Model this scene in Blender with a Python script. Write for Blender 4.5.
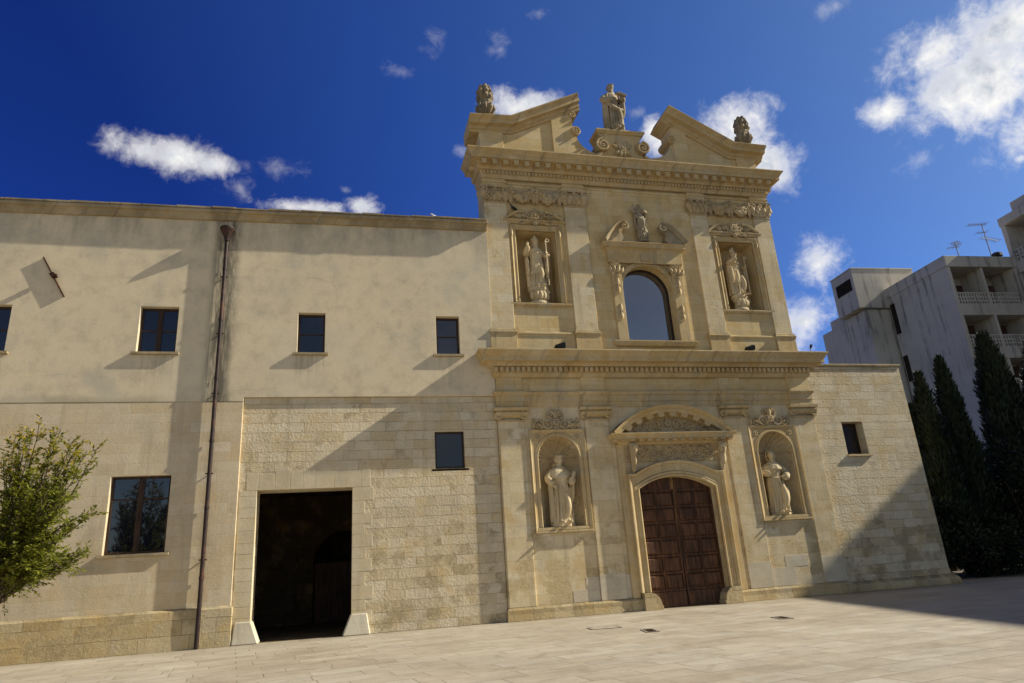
import bpy, bmesh, math, random
from mathutils import Vector, Matrix
from mathutils.geometry import tessellate_polygon

random.seed(7)
R = math.radians
PI = math.pi
scene = bpy.context.scene
for o in list(bpy.data.objects):
    bpy.data.objects.remove(o)
COL = scene.collection

# ------------------------------------------------------------------ camera
cam_d = bpy.data.cameras.new('camera')
cam = bpy.data.objects.new('camera', cam_d)
COL.objects.link(cam)
YAW, PITCH, ROLL = -2.50741889e-01, 3.20234707e-01, -6.69695500e-02
Rz = Matrix.Rotation(YAW, 3, 'Z')
fwd = Rz @ Vector((0, math.cos(PITCH), math.sin(PITCH)))
rgt = Rz @ Vector((1, 0, 0))
upv = rgt.cross(fwd)
rgt, upv = (math.cos(ROLL)*rgt + math.sin(ROLL)*upv), (-math.sin(ROLL)*rgt + math.cos(ROLL)*upv)
m3 = Matrix((rgt, upv, -fwd)).transposed()
cam.matrix_world = Matrix.Translation((0, -22.5, 1.6)) @ m3.to_4x4()
cam_d.sensor_width = 36
cam_d.lens = 681.73/1024*36
cam_d.clip_start = 0.1
cam_d.clip_end = 3000
scene.camera = cam

# ------------------------------------------------------------------ light
SUN = Vector((7.0, -1.0, 4.85)).normalized()            # towards the sun
SUN_EL = math.asin(SUN.z)
SUN_AZ = math.atan2(SUN.x, SUN.y)                      # clockwise from +Y
sd = bpy.data.lights.new('sun', 'SUN')
sd.energy = 5.0
sd.angle = R(0.53)
sd.color = (1.0, 0.94, 0.79)
so = bpy.data.objects.new('sun', sd)
COL.objects.link(so)
so.rotation_euler = SUN.to_track_quat('Z', 'Y').to_euler()
so.location = (40, -20, 40)
SKY_STRENGTH = 0.085
CLOUD_WHITE = 8.6

scene.view_settings.view_transform = 'Standard'
scene.view_settings.look = 'None'
scene.view_settings.exposure = 0.52
scene.view_settings.gamma = 1.0

# ------------------------------------------------------------------ node helper
class NT:
    def __init__(self, tree):
        self.t = tree; self.n = tree.nodes; self.l = tree.links
    def node(self, typ, **kw):
        nd = self.n.new(typ)
        for k, v in kw.items():
            setattr(nd, k, v)
        return nd
    def put(self, sock, v):
        if hasattr(v, 'is_output') or isinstance(v, bpy.types.NodeSocket):
            self.l.new(v, sock)
        elif v is not None:
            if isinstance(v, (tuple, list)) and len(v) == 3 and sock.type == 'RGBA':
                v = (*v, 1)
            sock.default_value = v
    def math(self, op, a, b=None, c=None, clamp=False):
        nd = self.node('ShaderNodeMath', operation=op, use_clamp=clamp)
        self.put(nd.inputs[0], a)
        if b is not None: self.put(nd.inputs[1], b)
        if c is not None: self.put(nd.inputs[2], c)
        return nd.outputs[0]
    def vmath(self, op, a, b=None, c=None):
        nd = self.node('ShaderNodeVectorMath', operation=op)
        self.put(nd.inputs[0], a)
        if b is not None: self.put(nd.inputs[1], b)
        if c is not None: self.put(nd.inputs[2], c)
        return nd.outputs['Value'] if op in ('LENGTH', 'DOT_PRODUCT') else nd.outputs[0]
    def mix(self, f, a, b, blend='MIX'):
        nd = self.node('ShaderNodeMix', data_type='RGBA', blend_type=blend)
        self.put(nd.inputs[0], f); self.put(nd.inputs[6], a); self.put(nd.inputs[7], b)
        return nd.outputs[2]
    def noise(self, vec, scale, detail=4, rough=0.55, dist=0.0):
        nd = self.node('ShaderNodeTexNoise')
        self.put(nd.inputs['Vector'], vec)
        nd.inputs['Scale'].default_value = scale
        nd.inputs['Detail'].default_value = detail
        nd.inputs['Roughness'].default_value = rough
        nd.inputs['Distortion'].default_value = dist
        return nd.outputs[0]
    def ss(self, v, lo, hi, a=0.0, b=1.0):
        nd = self.node('ShaderNodeMapRange', interpolation_type='SMOOTHSTEP')
        self.put(nd.inputs[0], v)
        for i, x in zip((1, 2, 3, 4), (lo, hi, a, b)): nd.inputs[i].default_value = x
        return nd.outputs[0]
    def ramp(self, v, stops):
        nd = self.node('ShaderNodeValToRGB')
        el = nd.color_ramp.elements
        while len(el) < len(stops): el.new(0.5)
        for e, (p, c) in zip(el, stops):
            e.position = p; e.color = (*c, 1)
        self.put(nd.inputs[0], v)
        return nd.outputs[0]
    def comb(self, x, y, z):
        nd = self.node('ShaderNodeCombineXYZ')
        self.put(nd.inputs[0], x); self.put(nd.inputs[1], y); self.put(nd.inputs[2], z)
        return nd.outputs[0]
    def sep(self, v):
        nd = self.node('ShaderNodeSeparateXYZ')
        self.put(nd.inputs[0], v)
        return nd.outputs

# ------------------------------------------------------------------ world: sky and clouds
def pixel_dir(px, py):
    d = rgt*((px-512)/681.73) - upv*((py-341.5)/681.73) + fwd
    return d.normalized()

world = bpy.data.worlds.new('World')
scene.world = world
world.use_nodes = True
w = NT(world.node_tree)
w.n.clear()
out = w.node('ShaderNodeOutputWorld')
bg = w.node('ShaderNodeBackground')
w.l.new(bg.outputs[0], out.inputs[0])
sky = w.node('ShaderNodeTexSky', sky_type='NISHITA')
sky.sun_disc = False
sky.sun_elevation = SUN_EL
sky.sun_rotation = SUN_AZ
sky.altitude = 50
sky.air_density = 1.0
sky.dust_density = 0.4
sky.ozone_density = 2.5
tc = w.node('ShaderNodeTexCoord')
D = tc.outputs['Generated']
# the clear sky is deepest away from the sun and paler towards it
cs = w.vmath('DOT_PRODUCT', D, tuple(SUN))
dyz = w.sep(D)
tint = w.ramp(w.math('MULTIPLY_ADD', cs, 0.5, 0.5), [(0.50, (0.066, 0.165, 0.60)), (0.66, (0.20, 0.385, 0.92)), (0.83, (0.40, 0.59, 0.97)), (1.0, (0.8, 0.9, 1.0))])
unseen_sky = w.math('MAXIMUM', w.ss(dyz[1], 0.1, -0.25), w.ss(dyz[2], 0.84, 0.96))      # out-of-view sky, overhead and behind, greyed for neutral fill light
fill_tint = w.mix(w.ss(dyz[2], 0.12, 0.62), (0.95, 0.95, 1.02), (0.17, 0.205, 0.31))          # whitened towards the horizon as added fill on the facade
tint = w.mix(unseen_sky, tint, fill_tint)
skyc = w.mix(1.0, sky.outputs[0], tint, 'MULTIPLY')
dx, dy, dz = w.sep(D)
az = w.math('ARCTAN2', dx, dy)
el = w.math('ARCSINE', dz)
ae = w.comb(az, el, 0.0)
nz = w.noise(D, 13.0, 10, 0.62, 0.35)
nz2 = w.noise(D, 42.0, 8, 0.68, 0.5)
wob = w.math('ADD', w.math('MULTIPLY', w.math('SUBTRACT', nz, 0.5), 2.7), w.math('MULTIPLY', w.math('SUBTRACT', nz2, 0.5), 1.5))
# clouds at their directions in the sky: (azimuth, elevation, half width, half height) in degrees
dense = [(146,150,36,18),(182,158,40,21),(212,165,22,14),(305,207,46,9),(362,205,17,10),(530,104,42,17),(655,132,13,20),
         (737,130,35,27),(765,158,26,37),(818,264,25,27),(800,322,34,28),(985,85,86,64),(1010,20,98,48),(940,50,58,28),
         (1030,130,60,46),(886,112,25,18),(1022,158,12,9),(1090,70,90,110)]
faint = [(240,188,26,20),(275,168,44,13),(345,190,12,6),(437,36,16,18),(500,50,17,15),(540,14,16,8),(462,152,9,8),(640,112,14,9),
         (920,160,28,24),(835,5,26,16),(975,162,30,24),(400,72,16,9)]
def field(lst):
    acc = None
    for px, py, hx, hy in lst:
        d = pixel_dir(px, py)
        a, e = math.atan2(d.x, d.y), math.asin(d.z)
        s = (pixel_dir(px+4, py)-pixel_dir(px-4, py)).length/8
        v = w.vmath('MULTIPLY', w.vmath('SUBTRACT', ae, (a, e, 0)), (math.cos(e)/(hx*s), 1/(hy*s), 0))
        L = w.vmath('LENGTH', v)
        acc = L if acc is None else w.math('MINIMUM', acc, L)
    return w.math('SUBTRACT', 1.0, acc)
fd = w.math('ADD', field(dense), wob)
ff = w.math('ADD', field(faint), w.math('MULTIPLY', wob, 1.3))
m1 = w.ss(fd, -0.35, 1.15)
m2 = w.math('MULTIPLY', w.ss(ff, 0.1, 1.6), 0.27)
# unseen clouds in the rest of the sky, added for neutral fill and reflections
away = w.ss(dy, 0.05, -0.25)
m3_ = w.math('MULTIPLY', w.ss(w.noise(D, 2.6, 8, 0.6), 0.48, 0.72), away)
rc = w.vmath('LENGTH', w.vmath('SUBTRACT', D, (0.46, -0.77, 0.44)))
m4 = w.math('MULTIPLY', w.ss(w.math('SUBTRACT', w.math('MULTIPLY', w.noise(D, 4.0, 8, 0.6), 1.5), rc), 0.15, 0.75), 0.55)
m3_ = w.math('MAXIMUM', m3_, m4)
mask = w.math('MAXIMUM', w.math('MAXIMUM', m1, m2), w.math('MULTIPLY', m3_, 0.45))
body = w.ss(fd, 0.25, 1.3)
lump = w.noise(D, 16.0, 5, 0.6)
shade = w.math('MULTIPLY', body, w.ss(lump, 0.36, 0.60))
cc = w.mix(shade, (CLOUD_WHITE, CLOUD_WHITE*0.98, CLOUD_WHITE*0.94), (CLOUD_WHITE*0.42, CLOUD_WHITE*0.48, CLOUD_WHITE*0.58))
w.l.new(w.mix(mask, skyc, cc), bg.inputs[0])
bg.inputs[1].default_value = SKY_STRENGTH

# ------------------------------------------------------------------ materials
def new_mat(name):
    m = bpy.data.materials.new(name)
    m.use_nodes = True
    t = NT(m.node_tree)
    b = next(n for n in t.n if n.type == 'BSDF_PRINCIPLED')
    return m, t, b

def pos(t):
    return t.node('ShaderNodeNewGeometry').outputs['Position']

def stone_mat(name, tones, bw=0.85, rh=0.33, mortar=0.008, relief=0.5, lichen=0.7, dirt=0.35, ochre=0.35, erode=0.0, blocks=True, seam=0.62, shift=0.0, fine=1.0, patina=0.4, crust=0.0):
    m, t, b = new_mat(name)
    P = pos(t)
    x, y, z = t.sep(P)
    big = t.noise(P, 0.55, 5, 0.6)
    mid = t.noise(P, 2.3, 6, 0.6)
    fin = t.noise(P, 13.0, 8, 0.65)
    h = t.math('MULTIPLY', fin, 0.4*fine)
    if blocks:
        wv = t.noise(P, 0.9, 3)
        u = t.math('ADD', t.math('ADD', x, y), t.math('MULTIPLY', t.math('SUBTRACT', mid, 0.5), 0.035))
        vz = t.math('ADD', t.math('ADD', z, shift), t.math('MULTIPLY', t.math('SUBTRACT', wv, 0.5), 0.03))
        br = t.node('ShaderNodeTexBrick')
        br.offset = 0.43; br.offset_frequency = 2; br.squash = 0.74; br.squash_frequency = 3
        t.put(br.inputs['Vector'], t.comb(u, vz, 0.0))
        t.put(br.inputs['Color1'], (0, 0, 0)); t.put(br.inputs['Color2'], (1, 1, 1)); t.put(br.inputs['Mortar'], (0.5, 0.5, 0.5))
        for k, v in (('Scale', 1.0), ('Mortar Size', mortar), ('Mortar Smooth', 0.35), ('Bias', 0.0), ('Brick Width', bw), ('Row Height', rh)):
            br.inputs[k].default_value = v
        rnd = t.sep(br.outputs['Color'])[0]
        base = t.ramp(rnd, [(0.0, tones[0]), (0.35, tones[1]), (0.62, tones[2]), (0.86, tones[1]), (1.0, tones[3])])
        seamf = br.outputs['Fac']
        # some joints are filled flush, others open
        seamf = t.math('MULTIPLY', seamf, t.ss(t.noise(P, 1.7, 4), 0.35, 0.62, 0.12, 1.0))
    else:
        base = t.ramp(t.noise(P, 0.8, 4, 0.5), [(0.3, tones[0]), (0.45, tones[1]), (0.6, tones[2]), (0.75, tones[3])])
        seamf = None
    var = t.math('ADD', t.math('MULTIPLY', big, 0.42), t.math('ADD', t.math('MULTIPLY', mid, 0.34), t.math('MULTIPLY', fin, 0.34)))
    c = t.mix(1.0, base, t.ramp(var, [(0.3, (0.66, 0.65, 0.63)), (0.55, (1, 1, 1)), (0.8, (1.2, 1.2, 1.18))]), 'MULTIPLY')
    # ochre iron staining in patches
    om = t.math('MULTIPLY', t.ss(t.math('ADD', t.noise(P, 1.1, 6, 0.65), t.math('MULTIPLY', fin, 0.16)), 0.58, 0.74), ochre)
    c = t.mix(om, c, (0.52, 0.345, 0.13))
    # grey patina and paler worn areas
    pm = t.noise(P, 0.75, 7, 0.66, 0.3)
    c = t.mix(t.math('MULTIPLY', t.ss(pm, 0.50, 0.66), patina), c, (0.45, 0.395, 0.29))
    c = t.mix(t.math('MULTIPLY', t.ss(pm, 0.34, 0.46, 1.0, 0.0), patina*0.6), c, (0.69, 0.59, 0.41))
    if crust:
        c = t.mix(t.math('MULTIPLY', t.ss(t.noise(P, 8.0, 7, 0.7, 0.5), 0.52, 0.68), crust), c, (0.19, 0.145, 0.085))
    # rain streaks
    sv = t.comb(t.math('MULTIPLY', t.math('ADD', x, y), 3.2), 0.0, t.math('MULTIPLY', z, 0.22))
    sm = t.math('MULTIPLY', t.ss(t.math('ADD', t.noise(sv, 1.0, 6, 0.65), t.math('MULTIPLY', mid, 0.25)), 0.63, 0.86), dirt)
    c = t.mix(sm, c, (0.15, 0.13, 0.095))
    if seamf is not None:
        c = t.mix(t.math('MULTIPLY', seamf, seam), c, (0.25, 0.185, 0.10))
        h = t.math('SUBTRACT', h, t.math('MULTIPLY', seamf, 0.9))
        h = t.math('ADD', h, t.math('MULTIPLY', rnd, 0.22))
    if erode:
        low = t.ss(z, 0.9, 4.2, 1.0, 0.0)
        blk = t.ss(rnd, 0.45, 0.75) if blocks else 0.5
        em = t.math('MULTIPLY', t.ss(t.math('ADD', t.noise(P, 1.25, 5, 0.6), t.math('ADD', t.math('MULTIPLY', low, 0.13), t.math('MULTIPLY', blk, 0.11))), 0.62, 0.76), erode)
        p1 = t.noise(P, 24.0, 6, 0.7, 1.2)
        p2 = t.noise(P, 7.0, 5, 0.65, 0.8)
        pit = t.ss(t.math('ADD', t.math('MULTIPLY', p1, 0.6), t.math('MULTIPLY', p2, 0.4)), 0.38, 0.56)
        c = t.mix(em, c, t.mix(pit, (0.43, 0.325, 0.165), (0.55, 0.43, 0.245)))
        h = t.math('ADD', h, t.math('MULTIPLY', em, t.math('SUBTRACT', t.math('MULTIPLY', pit, 1.5), 1.5)))
    # black lichen on ledges that face the sky
    nrm = t.node('ShaderNodeNewGeometry').outputs['Normal']
    nzv = t.sep(nrm)[2]
    lm = t.math('MULTIPLY', t.math('MULTIPLY', t.ss(nzv, 0.35, 0.8), t.ss(t.math('ADD', mid, t.math('MULTIPLY', fin, 0.35)), 0.42, 0.74)), lichen)
    c = t.mix(lm, c, (0.065, 0.06, 0.045))
    t.put(b.inputs['Base Color'], c)
    b.inputs['Roughness'].default_value = 0.93
    b.inputs['Specular IOR Level'].default_value = 0.18
    bp = t.node('ShaderNodeBump')
    bp.inputs['Strength'].default_value = relief
    bp.inputs['Distance'].default_value = 0.03
    t.put(bp.inputs['Height'], h)
    t.put(b.inputs['Normal'], bp.outputs[0])
    return m

CREAM = [(0.711, 0.591, 0.385), (0.678, 0.552, 0.344), (0.644, 0.508, 0.292), (0.732, 0.636, 0.449)]
WARM = [(0.704, 0.550, 0.303), (0.671, 0.512, 0.264), (0.638, 0.468, 0.220), (0.715, 0.578, 0.347)]
ROUGH = [(0.690, 0.594, 0.420), (0.661, 0.554, 0.378), (0.600, 0.481, 0.296), (0.701, 0.611, 0.444)]
M = {}
M['facade'] = stone_mat('facade_ashlar', CREAM, 0.95, 0.36, 0.006, 0.4, 0.8, 0.28, 0.52, 0.9, seam=0.45)
M['facade_up'] = stone_mat('facade_upper_ashlar', WARM, 0.95, 0.37, 0.006, 0.38, 0.8, 0.28, 0.55, 0.0, seam=0.45, shift=0.1)
M['trim'] = stone_mat('trim_stone', [(0.657, 0.509, 0.281), (0.604, 0.456, 0.239), (0.567, 0.408, 0.196), (0.678, 0.541, 0.318)], blocks=False, relief=0.5, lichen=1.0, dirt=0.6, ochre=0.65, patina=0.45, crust=0.22)
M['carving'] = stone_mat('carved_stone', [(0.60, 0.475, 0.28), (0.55, 0.42, 0.235), (0.49, 0.365, 0.195), (0.62, 0.50, 0.31)], blocks=False, relief=0.5, lichen=0.6, dirt=0.7, ochre=0.35, patina=0.55, crust=0.65)
M['statue'] = stone_mat('statue_stone', [(0.694, 0.571, 0.370), (0.650, 0.521, 0.314), (0.605, 0.470, 0.263), (0.728, 0.616, 0.414)], blocks=False, relief=0.25, lichen=0.45, dirt=0.35, ochre=0.2)
M['statue_old'] = stone_mat('weathered_statue_stone', [(0.40, 0.33, 0.22), (0.30, 0.245, 0.16), (0.46, 0.38, 0.26), (0.24, 0.20, 0.13)], blocks=False, relief=0.5, lichen=0.9, dirt=0.7, ochre=0.2)
M['finial'] = stone_mat('blackened_stone', [(0.30, 0.24, 0.155), (0.20, 0.165, 0.11), (0.38, 0.30, 0.19), (0.15, 0.125, 0.09)], blocks=False, relief=0.6, lichen=0.8, dirt=0.7, ochre=0.3)
M['rubble'] = stone_mat('rough_ashlar', ROUGH, 0.86, 0.31, 0.009, 1.0, 0.6, 0.24, 0.45, 0.45, seam=0.26, shift=0.05, fine=3.2)
M['ashlar'] = stone_mat('old_ashlar', [(0.650, 0.544, 0.379), (0.621, 0.509, 0.343), (0.593, 0.469, 0.300), (0.673, 0.572, 0.422)], 0.86, 0.31, 0.006, 0.42, 0.7, 0.22, 0.22, 0.3, seam=0.20, fine=1.1)
M['plinth'] = stone_mat('plinth_stone', [(0.575, 0.460, 0.276), (0.529, 0.414, 0.230), (0.460, 0.333, 0.161), (0.621, 0.517, 0.333)], 0.9, 0.4, 0.010, 0.9, 0.5, 0.3, 0.55, 0.45, fine=1.7)
M['coping'] = stone_mat('coping_stone', [(0.36, 0.285, 0.175), (0.30, 0.235, 0.14), (0.42, 0.33, 0.195), (0.25, 0.20, 0.125)], blocks=False, relief=0.6, lichen=1.0, dirt=0.9, ochre=0.25)
M['guard'] = stone_mat('white_limestone', [(0.66, 0.60, 0.48), (0.62, 0.56, 0.44), (0.58, 0.51, 0.38), (0.70, 0.65, 0.54)], blocks=False, relief=0.35, lichen=0.2, dirt=0.25, ochre=0.12)
M['patch'] = stone_mat('new_limestone', [(0.62, 0.545, 0.41), (0.60, 0.52, 0.385), (0.57, 0.49, 0.35), (0.64, 0.57, 0.44)], 0.55, 0.36, 0.006, 0.25, 0.3, 0.1, 0.06, 0.0, seam=0.3)
M['quoin'] = stone_mat('smooth_quoin_stone', [(0.668, 0.578, 0.408), (0.636, 0.541, 0.366), (0.604, 0.498, 0.318), (0.678, 0.594, 0.435)], blocks=False, relief=0.5, lichen=0.3, dirt=0.15, ochre=0.25)
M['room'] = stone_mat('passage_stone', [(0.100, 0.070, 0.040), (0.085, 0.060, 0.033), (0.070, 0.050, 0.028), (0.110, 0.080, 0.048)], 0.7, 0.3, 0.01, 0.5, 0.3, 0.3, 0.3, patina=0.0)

def plaster_mat():
    m, t, b = new_mat('aged_plaster')
    P = pos(t); x, y, z = t.sep(P)
    big = t.noise(P, 0.35, 6, 0.62, 0.4)
    mid = t.noise(P, 1.8, 7, 0.65)
    fin = t.noise(P, 22.0, 6, 0.6)
    c = t.ramp(big, [(0.30, (0.605, 0.516, 0.363)), (0.45, (0.674, 0.567, 0.391)), (0.62, (0.698, 0.584, 0.396)), (0.75, (0.581, 0.499, 0.363))])
    c = t.mix(1.0, c, t.ramp(mid, [(0.3, (0.79, 0.79, 0.80)), (0.5, (1, 1, 1)), (0.72, (1.08, 1.07, 1.05))]), 'MULTIPLY')
    c = t.mix(1.0, c, t.ramp(fin, [(0.3, (0.94, 0.94, 0.94)), (0.7, (1.05, 1.05, 1.05))]), 'MULTIPLY')
    # rain grime below the coping, long thin runs
    sv = t.comb(t.math('MULTIPLY', x, 0.9), 0.0, t.math('MULTIPLY', z, 0.30))
    run = t.noise(sv, 1.0, 7, 0.68)
    top = t.ss(t.math('ADD', z, t.math('MULTIPLY', mid, 1.6)), 12.2, 14.6)
    g = t.math('MULTIPLY', t.ss(t.math('ADD', run, t.math('MULTIPLY', top, 0.20)), 0.58, 0.86), t.math('ADD', 0.30, t.math('MULTIPLY', top, 0.40)))
    c = t.mix(g, c, (0.235, 0.215, 0.175))
    # grey algae film, wide soft patches
    c = t.mix(t.math('MULTIPLY', t.ss(t.noise(P, 0.6, 5, 0.6), 0.50, 0.70), 0.55), c, (0.42, 0.39, 0.315))
    fb_ = t.math('ADD', z, t.math('MULTIPLY', t.math('SUBTRACT', t.noise(P, 0.6, 5, 0.6), 0.5), 0.9))
    c = t.mix(t.math('MULTIPLY', t.math('MULTIPLY', t.ss(fb_, 7.15, 7.5, 1.0, 0.0), t.ss(x, -7.0, -3.0, 1.0, 0.0)), 0.6), c, (0.33, 0.29, 0.205))
    # hairline cracks and paler patch repairs
    cv_ = t.node('ShaderNodeTexVoronoi', feature='DISTANCE_TO_EDGE'); t.put(cv_.inputs['Vector'], t.vmath('ADD', P, t.comb(t.math('MULTIPLY', mid, 0.5), 0.0, t.math('MULTIPLY', big, 1.2)))); cv_.inputs['Scale'].default_value = 0.33
    ck = t.math('MULTIPLY', t.ss(cv_.outputs['Distance'], 0.0, 0.006, 1.0, 0.0), t.ss(t.noise(P, 0.5, 4), 0.47, 0.6))
    c = t.mix(t.math('MULTIPLY', ck, 0.22), c, (0.27, 0.235, 0.175))
    pt_ = t.ss(t.noise(t.comb(t.math('MULTIPLY', x, 0.8), 3.0, z), 0.55, 3, 0.45), 0.60, 0.635)
    c = t.mix(t.math('MULTIPLY', pt_, 0.32), c, (0.66, 0.585, 0.43))
    # drips below the sills
    dr = None
    for xa, xb, zt in ((-11.2, -10.0, 8.7), (-6.5, -5.2, 8.7), (-1.7, -0.65, 8.7), (2.95, 4.0, 8.7)):
        e_ = t.math('MULTIPLY', t.math('MULTIPLY', t.ss(x, xa-0.1, xa+0.15), t.ss(x, xb-0.15, xb+0.1, 1.0, 0.0)), t.math('MULTIPLY', t.ss(z, zt-1.5, zt-0.1), t.ss(z, zt, zt+0.02, 1.0, 0.0)))
        dr = e_ if dr is None else t.math('MAXIMUM', dr, e_)
    dn = t.ss(t.noise(t.comb(t.math('MULTIPLY', x, 7.0), 0.0, t.math('MULTIPLY', z, 0.4)), 1.0, 5, 0.6), 0.42, 0.62)
    c = t.mix(t.math('MULTIPLY', t.math('MULTIPLY', dr, dn), 0.30), c, (0.20, 0.18, 0.14))
    # black leak marks along the drainpipe
    px_ = t.math('ABSOLUTE', t.math('ADD', t.math('ADD', x, 4.0), t.math('MULTIPLY', t.math('SUBTRACT', mid, 0.5), 0.25)))
    lk = t.math('MULTIPLY', t.ss(px_, 0.14, 0.55, 1.0, 0.0), t.ss(t.noise(t.comb(t.math('MULTIPLY', x, 5), 0.0, t.math('MULTIPLY', z, 0.7)), 1.0, 6, 0.7), 0.30, 0.58))
    c = t.mix(t.math('MULTIPLY', lk, 0.9), c, (0.12, 0.11, 0.085))
    t.put(b.inputs['Base Color'], c)
    b.inputs['Roughness'].default_value = 0.95
    b.inputs['Specular IOR Level'].default_value = 0.15
    bp = t.node('ShaderNodeBump'); bp.inputs['Strength'].default_value = 0.35; bp.inputs['Distance'].default_value = 0.02
    t.put(bp.inputs['Height'], t.math('ADD', t.math('MULTIPLY', fin, 0.25), t.math('ADD', t.math('MULTIPLY', mid, 0.5), big)))
    t.put(b.inputs['Normal'], bp.outputs[0])
    return m
M['plaster'] = plaster_mat()

def paving_mat():
    m, t, b = new_mat('limestone_paving')
    P = pos(t)
    rot = t.node('ShaderNodeVectorRotate', rotation_type='Z_AXIS')
    t.put(rot.inputs['Vector'], P); rot.inputs['Angle'].default_value = R(-8)
    br = t.node('ShaderNodeTexBrick')
    br.offset = 0.37; br.offset_frequency = 2; br.squash = 0.7; br.squash_frequency = 3
    wob_ = t.noise(P, 0.7, 3)
    V = t.vmath('ADD', rot.outputs[0], t.comb(0.0, t.math('MULTIPLY', wob_, 0.05), 0.0))
    t.put(br.inputs['Vector'], V)
    t.put(br.inputs['Color1'], (0, 0, 0)); t.put(br.inputs['Color2'], (1, 1, 1)); t.put(br.inputs['Mortar'], (0.5, 0.5, 0.5))
    for k, v in (('Scale', 1.0), ('Mortar Size', 0.012), ('Mortar Smooth', 0.3), ('Bias', 0.0), ('Brick Width', 1.25), ('Row Height', 0.60)):
        br.inputs[k].default_value = v
    rnd = t.sep(br.outputs['Color'])[0]
    c = t.ramp(rnd, [(0.0, (0.423, 0.375, 0.297)), (0.3, (0.399, 0.352, 0.274)), (0.6, (0.375, 0.320, 0.247)), (0.85, (0.408, 0.366, 0.297)), (1.0, (0.442, 0.398, 0.324))])
    big = t.noise(P, 0.35, 5, 0.6)
    st = t.comb(t.math('MULTIPLY', t.sep(rot.outputs[0])[0], 0.8), t.sep(rot.outputs[0])[1], t.math('MULTIPLY', rnd, 7.0))
    mid = t.noise(st, 1.5, 8, 0.68, 0.8)
    fin = t.noise(P, 18, 6, 0.65)
    c = t.mix(1.0, c, t.ramp(mid, [(0.3, (0.80, 0.77, 0.74)), (0.5, (0.98, 0.97, 0.96)), (0.72, (1.12, 1.11, 1.09))]), 'MULTIPLY')
    c = t.mix(1.0, c, t.ramp(big, [(0.3, (0.84, 0.82, 0.79)), (0.6, (1.04, 1.04, 1.04))]), 'MULTIPLY')
    c = t.mix(1.0, c, t.ramp(fin, [(0.3, (0.9, 0.9, 0.9)), (0.7, (1.06, 1.06, 1.06))]), 'MULTIPLY')
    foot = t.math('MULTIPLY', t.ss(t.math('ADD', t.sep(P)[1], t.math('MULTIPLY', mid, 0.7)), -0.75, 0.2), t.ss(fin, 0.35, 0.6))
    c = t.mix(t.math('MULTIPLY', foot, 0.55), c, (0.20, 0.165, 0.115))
    spot = t.ss(t.noise(P, 4.5, 5, 0.6), 0.62, 0.72)
    c = t.mix(t.math('MULTIPLY', spot, 0.35), c, (0.24, 0.20, 0.15))
    gum = t.node('ShaderNodeTexVoronoi'); t.put(gum.inputs['Vector'], P); gum.inputs['Scale'].default_value = 1.3
    c = t.mix(t.math('MULTIPLY', t.ss(gum.outputs['Distance'], 0.03, 0.05, 1.0, 0.0), 0.5), c, (0.16, 0.14, 0.12))
    sf = t.math('MULTIPLY', br.outputs['Fac'], t.ss(t.noise(P, 1.1, 4), 0.36, 0.6, 0.15, 1.0))
    c = t.mix(t.math('MULTIPLY', sf, 0.8), c, (0.15, 0.12, 0.085))
    t.put(b.inputs['Base Color'], c)
    t.put(b.inputs['Roughness'], t.ss(mid, 0.3, 0.7, 0.55, 0.8))
    b.inputs['Specular IOR Level'].default_value = 0.35
    bp = t.node('ShaderNodeBump'); bp.inputs['Strength'].default_value = 0.4; bp.inputs['Distance'].default_value = 0.02
    t.put(bp.inputs['Height'], t.math('SUBTRACT', t.math('ADD', t.math('MULTIPLY', mid, 0.7), t.math('ADD', t.math('MULTIPLY', fin, 0.3), t.math('MULTIPLY', rnd, 0.25))), t.math('MULTIPLY', sf, 0.8)))
    t.put(b.inputs['Normal'], bp.outputs[0])
    return m
M['paving'] = paving_mat()

def simple_mat(name, c, rough=0.6, var=0.25, scale=6.0, metal=0.0, spec=0.4, bump=0.15, second=None):
    m, t, b = new_mat(name)
    P = pos(t)
    n = t.noise(P, scale, 6, 0.6)
    lo = tuple(v*(1-var) for v in c); hi = tuple(min(1, v*(1+var)) for v in c)
    cc = t.ramp(n, [(0.32, lo), (0.52, c), (0.7, hi)])
    if second:
        cc = t.mix(t.ss(t.noise(P, scale*0.4, 6, 0.65), 0.5, 0.68), cc, second)
    t.put(b.inputs['Base Color'], cc)
    b.inputs['Roughness'].default_value = rough
    b.inputs['Metallic'].default_value = metal
    b.inputs['Specular IOR Level'].default_value = spec
    if bump:
        bp = t.node('ShaderNodeBump'); bp.inputs['Strength'].default_value = bump; bp.inputs['Distance'].default_value = 0.01
        t.put(bp.inputs['Height'], n); t.put(b.inputs['Normal'], bp.outputs[0])
    return m

def wood_mat(name, c0, c1, rough=0.6):
    m, t, b = new_mat(name)
    P = pos(t); x, y, z = t.sep(P)
    gv = t.comb(t.math('MULTIPLY', x, 16), t.math('MULTIPLY', y, 16), t.math('MULTIPLY', z, 1.1))
    g = t.noise(gv, 1.0, 7, 0.65, 0.4)
    big = t.noise(P, 1.3, 5)
    c = t.mix(t.ss(g, 0.34, 0.66), c0, c1)
    c = t.mix(1.0, c, t.ramp(big, [(0.3, (0.6, 0.6, 0.6)), (0.7, (1.15, 1.12, 1.1))]), 'MULTIPLY')
    t.put(b.inputs['Base Color'], c)
    b.inputs['Roughness'].default_value = rough
    b.inputs['Specular IOR Level'].default_value = 0.3
    bp = t.node('ShaderNodeBump'); bp.inputs['Strength'].default_value = 0.3; bp.inputs['Distance'].default_value = 0.01
    t.put(bp.inputs['Height'], g); t.put(b.inputs['Normal'], bp.outputs[0])
    return m
M['door'] = wood_mat('old_door_wood', (0.040, 0.018, 0.009), (0.155, 0.07, 0.031))
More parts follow.
